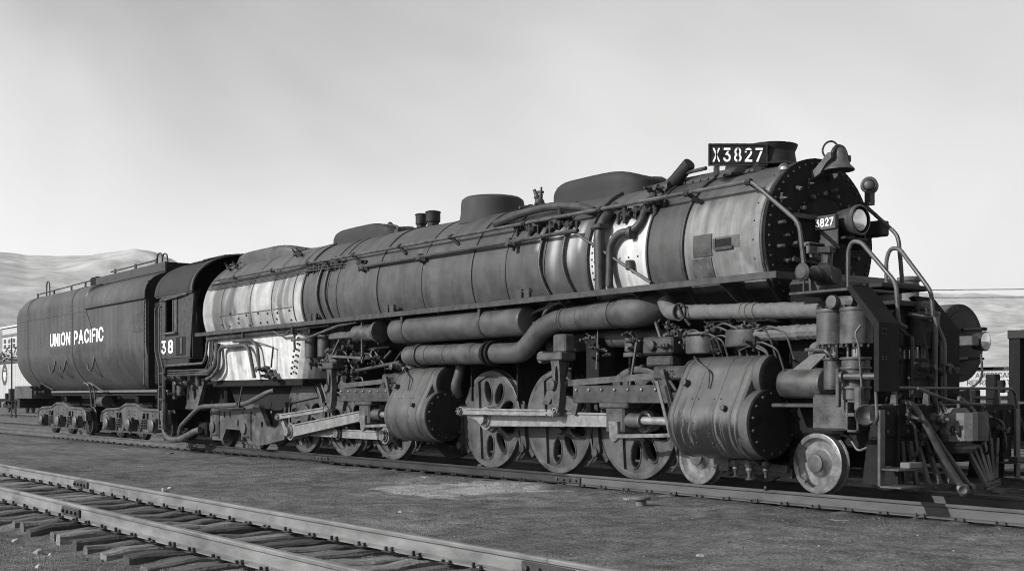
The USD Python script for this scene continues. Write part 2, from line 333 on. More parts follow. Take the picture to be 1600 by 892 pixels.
# ------------------------------------------------------------------ tracks
def rail_mesh(x0, x1, y):
    h = .178; pts = [(-.07, -h), (.07, -h), (.07, -h + .013), (.012, -h + .03), (.009, -.05), (.034, -.035), (.037, -.012), (.028, 0), (-.028, 0), (-.037, -.012), (-.034, -.035), (-.009, -.05), (-.012, -h + .03), (-.07, -h + .013)]
    return prism([(y + p, q) for p, q in pts], 'yz', x0, x1)
def tie_mesh(x, yc, rg, L=2.6, n=5):
    L += rg.uniform(-.12, .10)
    w, h = .225 + rg.uniform(-.02, .03), .19
    yy_ = np.linspace(-L / 2, L / 2, 2 + 2 * n) ; rings = []
    tw, sk, ax, dz = rg.uniform(-.02, .02), rg.uniform(-.05, .05), rg.uniform(-.06, .06), rg.uniform(-.045, -.002)
    for k, y in enumerate(yy_):
        e = .02 if k in (0, len(yy_) - 1) else 0
        jx = ax + sk * y + rg.uniform(-.02, .02); t = -.178 + dz + (rg.uniform(-.035, .006) if abs(abs(y) - .75) > .2 else 0)
        a_, b_ = w / 2 - e + rg.uniform(-.03, .012), w / 2 - e + rg.uniform(-.03, .012)
        c = .018 + rg.uniform(0, .02)
        rings.append([(x + jx - a_, yc + y, t - h), (x + jx - a_, yc + y, t - c - e), (x + jx - a_ + c, yc + y, t - e), (x + jx + b_ - c, yc + y, t - e + rg.uniform(-.01, 0)), (x + jx + b_, yc + y, t - c - e), (x + jx + b_, yc + y, t - h)])
    return loft(rings)
def track(label, yc, x0, x1, ties, seed, joints=(), spikes=None, group=None, joined=False, rm='rail_dark'):
    p = thing('railway_track', label, 'railway track', group); rg = random.Random(seed)
    for s in (-1, 1):
        y = yc + s * .7525; cuts = [x0] + [j for j, sd in joints if sd == s] + [x1]
        for a_, b_ in zip(cuts[:-1], cuts[1:]):
            part(p, 'rail', rail_mesh(a_ + .004, b_ - .004, y), rm, 20)
        for j, sd in joints:
            if sd != s: continue
            for side in (-1, 1):
                jb = part(p, 'joint_bar', box(j - .33, j + .33, y + side * .012, y + side * .045, -.15, -.052, .008), 'iron')
                for k in range(4): part(jb, 'bolt', rcyl((j - .24 + .16 * k, y + side * .045, -.1), (j - .24 + .16 * k, y + side * .075, -.1), .022, .006, 8), 'iron')
    M_ = []; S_ = []
    for k, x in enumerate(ties):
        t = tie_mesh(x, yc, rg)
        if joined: M_.append(t)
        else: part(p, 'tie', t, rg.choice(['tie', 'tie', 'tie_pale', 'tie_dark']), 25)
        if spikes and spikes[0] < x < spikes[1]:
            for s in (-1, 1):
                S_.append(box(x - .08, x + .08, yc + s * .7525 - .13, yc + s * .7525 + .13, -.181, -.172, .003))
                for side in (-1, 1):
                    yk = yc + s * .7525 + side * .085
                    for dx in (-.06, .05): S_.append(box(x + dx - .010, x + dx + .010, yk - .016, yk + .016, -.176, -.155 + rg.uniform(0, .03) ** 1, .005))
    if joined: part(p, 'ties', cat_(M_), 'tie', 25, kind='stuff')
    if S_: part(p, 'tie_plates_and_spikes', cat_(S_), 'iron', kind='stuff')
    return p
rt = random.Random(5)
fg_ties = []; x = -46.0
while x < 6.0: fg_ties.append(x); x += .50 + rt.uniform(-.05, .07)
track('rusty track with exposed rotten ties in the foreground cinders', FG, -120, 12, fg_ties, 7, joints=((-8.9, 1), (-4.4, -1), (2.9, 1)), spikes=(-22, 6), rm='rail')
mt = [-62 + .53 * k for k in range(148)]
track('track carrying the big black steam locomotive', 0.0, -150, 40, mt, 8, joints=((-5.2, -1), (-13.9, -1), (-21.4, -1), (3.6, -1), (-9.4, 1)), spikes=(-34, 8))
track('empty yard track just behind the big locomotive', 5.2, -190, 60, [-62 + .55 * k for k in range(190)], 9, joined=True)
track('yard track under the white car with the round emblem', 13.3, -240, 60, [-95 + .55 * k for k in range(220)], 10, joined=True)
track('farther yard track behind the second locomotive', 19.5, -240, 60, [-60 + .55 * k for k in range(150)], 12, joined=True)

# loose stones and ash clods on the ground
rg = random.Random(3)
def pebble(x, y, r, seed):
    m = T.creation.icosphere(subdivisions=1, radius=1.0); v = np.array(m.vertices); v *= (.35 + 1.1 * fbm(v * 2.1 + seed, 3, seed))[:, None]
    m.vertices = v * [r * 1.2, r, r * .7] + [x, y, float(height(np.array([x]), np.array([y]))[0]) + r * .25]; return m
for k, (x, y, r, m_) in enumerate([(-2.35, -10.05, .055, 'stone'), (-1.25, -10.35, .04, 'stone'), (-2.1, -10.0, .03, 'stone'), (-3.5, -9.98, .045, 'stone'), (-5.2, -8.75, .05, 'stone'),
                                   (-5.45, -8.7, .035, 'stone'), (-3.1, -5.3, .03, 'stone'), (-8.6, -6.4, .035, 'stone'), (-8.8, -6.2, .05, 'stone'), (-8.3, -6.5, .045, 'stone'), (2.2, -5.2, .04, 'stone')]):
    top('stone', pebble(x, y, r, k), m_, ['pale stone lying beside the exposed tie ends', 'pale stone lying between the foreground rails', 'small pale stone on the cinders between the two tracks'][0 if y < -9.6 else 1 if y < -7.5 else 2],
        'stone', ['stones by the tie ends', 'stones between the foreground rails', 'stones between the two tracks'][0 if y < -9.6 else 1 if y < -7.5 else 2], smooth=False)
bits = []
nb = np.random.default_rng(4)
for k in range(15000):
    x, y = nb.uniform(-16, 5), nb.uniform(-11.4, -1.0)
    r = .004 + .017 * nb.random() ** 4
    bits.append((x, y, r))
bx_ = np.array(bits); hz = height(bx_[:, 0], bx_[:, 1])
tet = np.array([[1, 0, -.5], [-.5, .87, -.5], [-.5, -.87, -.5], [0, 0, .9]]); tf = np.array([[0, 1, 3], [1, 2, 3], [2, 0, 3], [0, 2, 1]])
VV, FF = [], []
for k, (x, y, r) in enumerate(bits):
    an = nb.random() * 6.28; c, s = math.cos(an), math.sin(an); w = tet * (.7 + .6 * nb.random((4, 3)))
    VV.append(np.stack([(w[:, 0] * c - w[:, 1] * s) * r + x, (w[:, 0] * s + w[:, 1] * c) * r + y, w[:, 2] * r * .8 + hz[k] + r * .2], 1)); FF.append(tf + 4 * k)
top('cinder_bits', T.Trimesh(np.concatenate(VV), np.concatenate(FF), process=False), 'cinder', 'loose cinders and grit scattered over the ground', 'cinders', kind='stuff', smooth=False)
pale = [(x, y, r) for x, y, r in bits[:3500]]
VV, FF = [], []
for k, (x, y, r) in enumerate(pale):
    x, y, r = x + .03, y - .02, r * .75; an = nb.random() * 6.28; c, s = math.cos(an), math.sin(an); w = tet * (.7 + .6 * nb.random((4, 3)))
    VV.append(np.stack([(w[:, 0] * c - w[:, 1] * s) * r + x, (w[:, 0] * s + w[:, 1] * c) * r + y, w[:, 2] * r * .7 + hz[k] + r * .2], 1)); FF.append(tf + 4 * k)
top('pale_grit', T.Trimesh(np.concatenate(VV), np.concatenate(FF), process=False), 'stone', 'pale grit scattered thinly over the dark cinders', 'grit', kind='stuff', smooth=False)
for k, (x, y, w_, l_) in enumerate(((-4.4, -1.35, .12, .07), (-2.9, -1.5, .10, .07), (-7.2, -1.45, .18, .08), (-8.6, -1.4, .12, .07), (-20.8, -1.6, .16, .08), (-24.0, -1.7, .15, .07), (.9, -1.5, .14, .07))):
    z_ = float(height(np.array([x]), np.array([y]))[0]); r_ = random.Random(k)
    ring = [(x + w_ * (.7 + .5 * r_.random()) * math.cos(a), y + l_ * (.7 + .5 * r_.random()) * math.sin(a)) for a in np.arange(0, 6.2, .7)]
    m_ = prism(ring, 'xy', z_ - .01, z_ + .012); top('ash_scrap', m_, 'stone' if k % 2 else 'wrap', 'pale flat scrap of ash lying against the rail below the engine', 'ash scrap', 'pale scraps along the near rail of the engine track')
pp = thing('pipe_stub', 'low capped iron pipe stub standing in the cinders near the engine', 'pipe stub')
part(pp, 'pipe', cyl((-1.93, -2.15, -.3), (-1.93, -2.15, -.13), .075, n=14), 'wrap')
part(pp, 'cap', lathe([(0, .12), (.012, .13), (.04, .13), (.05, .11)], (-1.93, -2.15, -.14), (0, 0, 1), 16), 'wrap')

# ------------------------------------------------------------------ hills
def hill_mesh(R0, R1, crest, th0, th1, seed, nt=420, nr=70):
    t = np.linspace(th0, th1, nt); r = np.geomspace(R0, R1, nr); TT, RR = np.meshgrid(t, r, indexing='ij')
    x, y = 10 + RR * np.cos(TT), -13 + RR * np.sin(TT)
    c = crest(TT); s = sstep(RR, R0, R1 * .86) ** .8 * (1 - .35 * sstep(RR, R1 * .86, R1))
    p = np.stack([x, y, 0 * x], -1) / 1000
    gully = np.abs(fbm(p * 3.2, 5, seed) - .5) * 2
    z = .755 * c * s * (1.0 + .34 * (gully - .5) * (1 - s ** 4) + .05 * (fbm(p * 9, 5, seed + 3) - .5)) - 1
    V = np.stack([x, y, z], -1).reshape(-1, 3); i, j = np.meshgrid(np.arange(nt - 1), np.arange(nr - 1), indexing='ij'); q = (i * nr + j).ravel()
    return T.Trimesh(V, np.concatenate([np.stack([q, q + nr, q + nr + 1], 1), np.stack([q, q + nr + 1, q + 1], 1)]), process=False)
view = math.atan2(ca, -sa)                                          # the direction the camera faces
def crest_left(t):                                                  # heights of the ridge at 3000 m, by bearing
    u = np.degrees(t - view); k = np.array([(-60, 300), (-28, 330), (-24, 340), (-20, 300), (-4, 190), (0, 170), (4, 190), (10.5, 250), (13.5, 270), (14.6, 305), (15.6, 345), (16.4, 364), (17.3, 368), (18.2, 358), (19.2, 346), (20.5, 336), (21.8, 335), (22.8, 344), (25, 362), (30, 330), (60, 260)])
    return np.interp(u, k[:, 0], k[:, 1])
def crest_right(t):
    u = np.degrees(t - view); k = np.array([(-60, 330), (-30, 350), (-23, 362), (-20, 372), (-18, 390), (-15, 395), (-10, 350), (0, 300), (20, 300), (40, 300)])
    return np.interp(u, k[:, 0], k[:, 1])
hm = mat('dry_grass_hill', .31, .95, var=.42, scale=.02, fine=.11, bump=0.0)
top('hills', hill_mesh(700, 2900, crest_left, view - .05, view + 1.0, 21), hm, 'dry grassy hills rising behind the tender', 'hills', kind='structure', smooth=True)
top('hills', hill_mesh(1200, 4300, crest_right, view - 1.0, view + .1, 33), hm, 'far pale hills behind the second locomotive', 'hills', kind='structure', smooth=True)

# ------------------------------------------------------------------ the big locomotive
L = thing('steam_locomotive', 'huge black articulated steam locomotive with silver patches, number board on top and bell', 'steam locomotive')
ZC = 3.42
def shell(x0, x1, r0, r1, zc=ZC, step=.035, nth=200):
    n = max(2, int(abs(x1 - x0) / step)); xs = np.linspace(x0, x1, n); th = np.linspace(0, 2 * math.pi, nth, endpoint=False)
    rings = [np.stack([np.full(nth, x), r * np.cos(th), zc + r * np.sin(th)], 1) for x, r in zip(xs, np.linspace(r0, r1, n))]
    return loft(rings, cap=True)
def streak(v, seed, fx=7.0, fz=.55): return n3(v, fx, fz * .6, fz, 5, seed)
def smokebox_tone(v):
    s = streak(v, 31, 6, .4); s2 = streak(v, 32, 2.2, .35)
    g = .06 + .16 * (.25 + .75 * sstep(s, .38, .58)) * (.35 + .65 * sstep(s2, .36, .56)) * (1 - .5 * sstep(n3(v, 2.2, 1.2, 1.2, 5, 38), .58, .64)) + .05 * (n3(v, 3, 3, 3, 4, 33) - .5)
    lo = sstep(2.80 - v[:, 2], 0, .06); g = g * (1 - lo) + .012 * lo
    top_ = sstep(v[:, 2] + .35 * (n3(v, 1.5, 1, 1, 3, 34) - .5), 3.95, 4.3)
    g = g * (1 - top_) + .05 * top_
    return np.clip(g, .012, .4)
def grey_tone(base, seed, amp=.45):
    def f(v):
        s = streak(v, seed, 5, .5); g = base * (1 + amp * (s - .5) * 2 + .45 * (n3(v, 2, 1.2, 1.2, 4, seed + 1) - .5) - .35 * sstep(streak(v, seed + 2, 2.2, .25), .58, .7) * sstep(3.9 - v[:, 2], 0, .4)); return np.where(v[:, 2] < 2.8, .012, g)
    return f
def lime_tone(v):                                                    # grey jacket with lime streaks below the check valves
    g = grey_tone(.043, 41)(v); x, z = v[:, 0], v[:, 2]
    for xc, w, zb in ((-4.62, .13, 3.2), (-5.02, .10, 3.0), (-5.45, .06, 3.65), (-4.4, .05, 3.5)):
        m = np.exp(-((x - xc + .05 * (n3(v, .1, 1.5, 1.5, 2, 5) - .5)) / w) ** 2) * sstep(z, zb, 3.75) * sstep(4.15 - z, 0, .3)
        g = g * (1 - m) + .30 * m
    return g
def silver_tone(v):
    s = streak(v, 51, 4, .5); z = v[:, 2]
    g = .40 + .22 * (s - .5) * 2 * .5 - .2 * sstep(n3(v, 3.2, .5, .5, 4, 52), .62, .75)
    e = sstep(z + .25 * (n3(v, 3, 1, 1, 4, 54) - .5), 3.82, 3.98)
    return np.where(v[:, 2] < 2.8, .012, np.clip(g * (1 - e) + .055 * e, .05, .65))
def firebox_tone(v):
    s = streak(v, 61, 5, .45); x, z = v[:, 0], v[:, 2]
    g = .24 + .34 * (s - .5) + .22 * (n3(v, 1.2, .6, .6, 4, 62) - .5)
    pi = np.searchsorted([-18.05, -17.1, -16.35, -15.2, -14.1], x) * 2 + (z < 3.27)
    g = g * np.array([.85, 1.0, .72, 1.1, .95, .8, 1.12, .9, .8, 1.05, 1.0, 1.1])[pi]
    g = g * (1 - .55 * sstep(n3(v, 1.6, .9, .9, 5, 66), .56, .66))
    drip = sstep(streak(v, 63, 3.4, .16), .56, .64) * .8
    g = g * (1 - drip) + .06 * drip
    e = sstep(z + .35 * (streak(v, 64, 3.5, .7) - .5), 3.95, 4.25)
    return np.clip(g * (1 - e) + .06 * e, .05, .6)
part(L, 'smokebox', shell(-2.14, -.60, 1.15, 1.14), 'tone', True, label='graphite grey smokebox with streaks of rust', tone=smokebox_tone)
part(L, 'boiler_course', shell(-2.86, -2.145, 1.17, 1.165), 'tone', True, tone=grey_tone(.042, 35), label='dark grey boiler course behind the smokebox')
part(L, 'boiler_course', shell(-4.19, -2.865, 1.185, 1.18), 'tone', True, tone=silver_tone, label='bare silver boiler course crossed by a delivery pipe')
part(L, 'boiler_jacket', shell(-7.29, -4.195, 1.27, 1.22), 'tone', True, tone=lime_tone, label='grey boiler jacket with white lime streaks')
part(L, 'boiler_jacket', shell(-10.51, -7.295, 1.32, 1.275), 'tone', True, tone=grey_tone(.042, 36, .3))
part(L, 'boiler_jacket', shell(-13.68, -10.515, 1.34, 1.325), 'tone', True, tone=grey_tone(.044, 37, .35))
for x, r, w in ((-.66, 1.155, .05), (-2.14, 1.18, .06), (-2.86, 1.19, .035), (-4.19, 1.235, .05), (-5.25, 1.245, .035), (-6.3, 1.262, .02), (-7.29, 1.283, .022), (-8.9, 1.305, .015), (-10.51, 1.335, .022), (-12.18, 1.342, .05), (-12.55, 1.344, .04), (-13.70, 1.365, .07)):
    part(L, 'jacket_band', lathe([(0, r - .02), (0, r), (w * .2, r + .008), (w * .8, r + .008), (w, r), (w, r - .02)], (x - w / 2, 0, ZC), (1, 0, 0), 96), 'iron', True)
# firebox: round top, slanted lower sides
def fb_ring(x, r):
    th = np.radians(np.linspace(-23, 203, 90)); p = [(x, r * math.cos(a), ZC + r * math.sin(a)) for a in th]
    return p
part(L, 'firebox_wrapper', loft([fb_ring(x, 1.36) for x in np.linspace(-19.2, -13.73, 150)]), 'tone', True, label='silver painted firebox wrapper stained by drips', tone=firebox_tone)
def low_fb(inset=0.0):
    P = []
    for z, y, xf in ((2.84, 1.30, -13.55), (2.3, 1.24, -13.85), (1.68, 1.16, -14.2)):
        for k in range(7):
            a = math.radians(90 * k / 6); P += [(xf - .5 + .5 * math.sin(a), s * (y - .5 + .5 * math.cos(a)), z) for s in (-1, 1)]
        P += [(-19.15, s * y, z) for s in (-1, 1)]
    m = T.convex.convex_hull(np.array(P)); return m.subdivide_to_size(.16)
def low_tone(v):
    g = .43 + .14 * (streak(v, 71, 5, .6) - .5) - .12 * sstep(n3(v, 1.4, .8, .8, 4, 72), .55, .7)
    f = sstep(v[:, 0] + .6 * (v[:, 2] - 2.2) * -.55, -14.02, -13.9); return np.clip(g * (1 - f) + .05 * f, .04, .62)
part(L, 'firebox_side', low_fb(), 'tone', 40, label='bare silver lower firebox side above the trailing truck', tone=low_tone)
part(L, 'wrapper_seam', [loft([[(x0 + .02, rr * math.cos(a), ZC + rr * math.sin(a)), (x1 - .02, rr * math.cos(a), ZC + rr * math.sin(a))] for a, rr in ((math.radians(186.2), 1.362), (math.radians(186.3), 1.368), (math.radians(186.9), 1.368), (math.radians(187.0), 1.362))], closed=False, cap=False) for x0, x1 in ((-18.0, -16.4), (-16.3, -15.25), (-15.15, -14.15))], 'iron', each=True)
part(L, 'mud_ring', box(-19.1, -14.1, -1.14, 1.14, 1.52, 1.675, .02), 'soot')
part(L, 'ash_pan', prism([(-18.9, 1.52), (-14.4, 1.52), (-14.9, .95), (-18.4, .95)], 'xz', -.75, .75), 'dark')
rr_ = []; rd = []
for z in np.arange(1.8, 2.75, .125):
    t = (z - 1.68) / 1.16; y = -(1.16 + .14 * t) - .003
    for k in range(3): rr_.append((-14.35 + .62 * t - .02 - .13 * k, y, z + .03 * (k % 2)))
part(L, 'staybolts', rivets(rr_, (0, -1, 0), .03), 'iron', True, kind='stuff')
sp = []; dn = []
for x in np.arange(-18.1, -13.9, .53):
    for a in (197, 188):
        r = 1.362; A = math.radians(a + rg.uniform(-3, 3)); sp.append((x + rg.uniform(-.1, .1), r * math.cos(A), ZC + r * math.sin(A))); dn.append((0, math.cos(A), math.sin(A)))
part(L, 'washout_plugs', rivets(sp, np.array(dn), .032), 'iron', True, kind='stuff')
for x in (-18.05, -16.35, -15.2, -14.1): part(L, 'jacket_band', loft([[(x + dx, rr * math.cos(a), ZC + rr * math.sin(a)) for dx, rr in ((-.025, 1.355), (-.02, 1.368), (.02, 1.368), (.025, 1.355))] for a in np.radians(np.linspace(-20, 200, 80))], cap=False), 'grey' if x < -15 else 'iron', 60)
# patches and openings on the smokebox side
def patch(x0, x1, a0, a1, r, t=.012):
    A = np.radians(np.linspace(a0, a1, 10)); rings = [[(x, rr * math.cos(a), ZC + rr * math.sin(a)) for x, rr in ((x0, r), (x0, r + t), (x1, r + t), (x1, r))] for a in A]
    return loft(rings)
part(L, 'patch_plate', patch(-1.92, -1.56, 173, 188.5, 1.147), 'iron', 40)
part(L, 'patch_plate', patch(-1.97, -1.58, 189.5, 206, 1.147), 'dust', 40)
part(L, 'patch_plate', patch(-1.50, -1.05, 176, 184.5, 1.143, .006), 'dust', 40)
part(L, 'hand_hole', patch(-1.47, -1.19, 177.5, 183, 1.147, .004), 'dark', 40, label='dark ragged hole in the smokebox side')
part(L, 'hand_hole_lip', [patch(-1.5, -1.16, 183.2, 185.2, 1.147, .03), patch(-1.53, -1.48, 177, 184, 1.147, .02)], 'iron', 40)
# rivets round the smokebox front and along its seams
A = np.radians(np.arange(0, 360, 7.2)); A2 = A + .06
part(L, 'front_rivets', rivets([(-.585, 1.075 * math.cos(a), 3.44 + 1.075 * math.sin(a)) for a in A] + [(-.535, .66 * math.cos(a), 3.42 + .66 * math.sin(a)) for a in A[::2]], (1, 0, 0), .024), 'dust', True, kind='stuff')
part(L, 'seam_rivets', cat_([rivets([(x, 1.145 * math.cos(a), ZC + 1.145 * math.sin(a)) for a in np.radians(np.arange(90, 230, 13))], np.array([(0, math.cos(a), math.sin(a)) for a in np.radians(np.arange(90, 230, 13))]), .013) for x in (-.80,)]
     + [rivets([(x, r * math.cos(a), ZC + r * math.sin(a)) for x in np.arange(-4.05, -2.9, .2)], np.array([(0, math.cos(a), math.sin(a))] * len(np.arange(-4.05, -2.9, .2))), .018) for a, r in ((math.radians(182), 1.182), (math.radians(207), 1.182))]
     + [rivets([(-4.1, 1.184 * math.cos(a), ZC + 1.184 * math.sin(a)) for a in np.radians(np.arange(165, 215, 5))], np.array([(0, math.cos(a), math.sin(a)) for a in np.radians(np.arange(165, 215, 5))]), .02)]), 'iron', True, kind='stuff')
# smokebox front
part(L, 'smokebox_front', lathe([(-.05, 1.14), (.0, 1.148), (.03, 1.148), (.035, 1.0), (.05, .98), (.065, .72), (.065, 0)], (-.62, 0, 3.44), (1, 0, 0), 72), 'soot')
d = part(L, 'smokebox_door', lathe([(0, .62), (.03, .62), (.05, .58), (.09, .40), (.11, .2), (.115, 0)], (-.555, 0, 3.42), (1, 0, 0), 48), 'soot')
for s in (-1, 1):
    part(d, 'hinge', bar((-.47, -.75, 3.42 + s * .3), (-.44, .2, 3.42 + s * .3), .05, .07), 'black') if False else part(d, 'hinge', box(-.48, -.43, -.74, -.1, 3.39 + s * .3, 3.46 + s * .3, .01), 'iron')
for k in range(16):
    a = 2 * math.pi * k / 16 + .1; c = np.array([-.50, .665 * math.cos(a), 3.42 + .665 * math.sin(a)])
    part(d, 'door_dog', rcyl(c, c + [.075, 0, 0], .032, .01, 8), 'iron' if k % 3 else 'dust')
for i, (y, z) in enumerate(((-.86, 3.95), (-.78, 3.8), (-.9, 3.62), (-.8, 3.45), (-.92, 3.3), (-.8, 3.12), (-.55, 4.12), (-.3, 4.2), (.2, 4.15))):
    part(L, 'front_fitting', valve((-.57, y, z), .5, i, (1, 0, 0)), 'iron' if i % 2 else 'dust')
part(L, 'casting_bracket', [box(-.56, -.28, -.62, -.30, 3.30, 3.36, .01), box(-.34, -.28, -.62, -.12, 3.2, 3.34, .01), rcyl((-.33, -.5, 3.2), (-.33, -.34, 3.14), .05, .01, 10)], 'dust')
# headlight and number plate
h = part(L, 'headlight', lathe([(-.3, .10), (-.27, .16), (-.05, .185), (.0, .2), (.03, .205), (.04, .19), (.04, .178)], (.02, 0, 3.66), (1, 0, 0), 36), 'iron', label='round headlight in front of the smokebox door')
part(h, 'lens', lathe([(0, .18), (.025, .13), (.035, .0)], (.063, 0, 3.66), (1, 0, 0), 30), 'glass', True)
part(h, 'rim', lathe([(0, .19), (.0, .208), (.03, .212), (.045, .2), (.045, .18)], (.05, 0, 3.66), (1, 0, 0), 36, cap=False), 'dust')
part(L, 'headlight_platform', [box(-.5, .02, -.24, .24, 3.40, 3.43), box(-.45, -.05, -.05, .05, 3.43, 3.5)], 'black')
nb_ = part(L, 'number_plate', box(-.44, -.13, -.42, -.40, 3.53, 3.73, .004) if False else box(-.42, -.07, -.33, -.25, 3.535, 3.735, .012), 'iron', label='small lit number plate reading 3827')
part(nb_, 'number', to_side(letters('3827', .105, .004), -.405, -.331, 3.58, .30), 'white')
part(nb_, 'face', box(-.415, -.075, -.332, -.3295, 3.545, 3.725), 'dust')
part(L, 'number_plate_bracket', [box(-.36, -.06, -.30, -.27, 3.30, 3.54), box(-.5, -.1, -.3, -.2, 3.28, 3.31)], 'iron')
for y, x, z, r in ((-.62, -.70, 4.385, .075), (.80, -.37, 4.265, .115)):
    lm = part(L, 'class_lamp', lathe([(-.09, r * .7), (-.07, r), (.05, r), (.07, r * 1.05), (.08, r * .8)], (x, y, z), (.5, -.87, 0), 20), 'iron')
    part(lm, 'lens', lathe([(0, r * .8), (.02, r * .5), (.03, 0)], np.array((x, y, z)) + np.array([.5, -.87, 0]) * .075, (.5, -.87, 0), 16), 'glass' if y < 0 else 'dust', True)
    part(lm, 'bracket', [box(x - .05, x + .05, y - .05, y + .05, z - r - .16, z - r * .6)], 'iron')
# bell on its bracket
part(L, 'far_number_plate', [box(-.42, -.07, .25, .33, 3.535, 3.735, .012), box(-.36, -.06, .27, .30, 3.30, 3.54)], 'black', each=True)
part(L, 'far_marker_box', box(-.66, -.34, 1.02, 1.22, 3.58, 3.80, .02), 'black')
bl = part(L, 'bell', lathe([(0, .205), (.012, .21), (.03, .2), (.08, .15), (.15, .115), (.24, .10), (.29, .085), (.32, .04), (.33, 0)], (-.255, -.02, 4.37), (0, 0, 1), 32), 'dust', True, label='brass bell dulled grey, hung above the smokebox front')
part(bl, 'yoke', tube([(-.255, -.17, 4.52), (-.255, -.16, 4.62), (-.255, -.08, 4.705), (-.255, .06, 4.705), (-.255, .13, 4.62), (-.255, .14, 4.52)], .028), 'iron')
part(bl, 'air_pipe', tube([(-.36, -.14, 4.5), (-.44, -.16, 4.66), (-.38, -.15, 4.76), (-.30, -.1, 4.78), (-.25, -.05, 4.71)], .014, 6), 'iron')
part(bl, 'clapper', cyl((-.255, -.02, 4.33), (-.255, -.02, 4.45), .03, n=8), 'iron')
for y in (-.2, .18):
    part(L, 'bell_bracket', prism([(-.62, 4.34), (-.58, 4.26), (-.42, 4.34), (-.32, 4.46), (-.23, 4.52), (-.23, 4.6), (-.29, 4.6), (-.40, 4.5), (-.5, 4.42)], 'xz', y - .025, y + .025), 'dust' if y < 0 else 'iron')
# casing, stack and number board on top
def arch(x0, x1, w, z0, z1, m='black', name='top_casing', c=.1, **k):
    return part(L, name, box(x0, x1, -w, w, z0, z1, c), m, **k)
arch(-3.0, -1.3, .5, 4.40, 4.60, 'iron', 'stack_casing', .12)
arch(-1.0, -.66, .25, 4.42, 4.55, 'black', 'front_hatch', .05)
part(L, 'casing_rivets', rivets([(x, -.502, 4.5) for x in np.arange(-2.9, -1.35, .16)], (0, -1, 0), .022), 'dust', True, kind='stuff')
for xs in (-1.95, -1.52):
    part(L, 'stack', lathe([(0, .42), (.05, .36), (.22, .33), (.28, .36), (.32, .375), (.33, .33), (.2, .29)], (xs, .05, 4.6), (0, 0, 1), 40), 'black')
def turned(m, ang=0.931, o=(-1.56, -.62)):                               # turn about a vertical axis: the board faces the front quarter
    r = m.copy(); V = np.array(r.vertices); c, s_ = math.cos(ang), math.sin(ang)
    r.vertices = np.stack([o[0] + V[:, 0] * c - V[:, 1] * s_, o[1] + V[:, 0] * s_ + V[:, 1] * c, V[:, 2]], 1); return r
sg = part(L, 'number_board', turned(box(-.41, .41, 0, .10, 4.585, 4.865, .012)), 'black', label='black number board reading X3827 in white stencil figures')
part(sg, 'frame', [turned(m_) for m_ in (box(-.42, .42, -.012, .03, 4.865, 4.885), box(-.42, .42, -.012, .03, 4.57, 4.585), box(-.42, -.405, -.012, .03, 4.585, 4.865), box(.405, .42, -.012, .03, 4.585, 4.865))], 'iron')
x0 = -.36
for ch in 'X3827':
    w = .105; part(sg, 'figure', turned(to_side(letters(ch, .185, .003), x0, -.002, 4.625, w)), 'white')
    if ch in '327': part(sg, 'stencil_gap', turned(box(x0 - .01, x0 + w + .01, -.0085, -.006, 4.778, 4.79)), 'black')
    if ch in '8X': part(sg, 'stencil_gap', turned(box(x0 + w / 2 - .009, x0 + w / 2 + .009, -.0085, -.006, 4.615, 4.82)), 'black')
    x0 += .153
part(L, 'board_bracket', [turned(box(-.3, -.26, .0, .3, 4.45, 4.6)), turned(box(.2, .24, .0, .3, 4.45, 4.6))], 'iron')
part(L, 'exhaust_cylinder', rcyl((-3.026, -0.55, 4.469), (-2.588, -0.55, 4.773), .1, .02), 'black', label='tilted dark cylinder beside the stack')
part(L, 'turbine', [rcyl((-3.32, -.62, 4.42), (-2.9, -.62, 4.45), .11, .03), valve((-3.2, -.7, 4.45), .9, 3), valve((-3.0, -.7, 4.42), .8, 5), tube([(-3.1, -.6, 4.5), (-2.9, -.6, 4.62), (-2.3, -.5, 4.66)], .03)], 'iron')
# domes
def dome_long(name, x0, x1, w, z0, zt, m='black', label=None):
    rings = []; xs = np.linspace(0, 1, 26)
    for z, k in ((z0, 1.0), (zt - .20, 1.0), (zt - .12, .99), (zt - .06, .955), (zt - .02, .89), (zt - .005, .8), (zt, .6)):
        P = []
        for a in np.linspace(0, 2 * math.pi, 56, endpoint=False):
            c, s = math.cos(a), math.sin(a); e = 2 / 3.8
            P.append(((x0 + x1) / 2 + k * (x1 - x0) / 2 * abs(c) ** e * (1 if c > 0 else -1), k * w * abs(s) ** (2 / 2.6) * (1 if s > 0 else -1), z - (.10 * abs(c) ** 3 if z > zt - .2 else 0)))
        rings.append(P)
    return part(L, name, loft(rings), m, 40, label=label, tone=grey_tone(.02, 81, .3) if m == 'matte' else None)
sd1 = dome_long('sand_dome', -6.22, -3.85, .54, 4.4, 4.95, 'matte', 'long sand dome behind the stack')
part(sd1, 'hand_loop', tube([(-6.1, -.1, 4.86), (-6.1, -.1, 5.0), (-5.8, -.1, 5.0), (-5.8, -.1, 4.9)], .018, 6, .03), 'iron')
part(sd1, 'valve', [valve((-6.65, -.2, 4.66), 1.4, 9, (-.3, -.3, 1)), valve((-6.75, -.3, 4.62), 1.3, 8), cyl((-6.62, -.25, 4.7), (-6.58, -.25, 5.0), .018)], 'iron')
part(L, 'steam_dome', lathe([(0, .70), (.10, .635), (.24, .61), (.42, .605), (.49, .59), (.535, .53), (.555, .4), (.56, 0)], (-8.41, 0, 4.52), (0, 0, 1), 56), 'matte', 40, label='round steam dome in the middle of the boiler', tone=grey_tone(.03, 82, .3))
sd2 = dome_long('sand_dome', -14.25, -11.5, .52, 4.5, 4.99, 'matte', 'long sand dome ahead of the firebox')
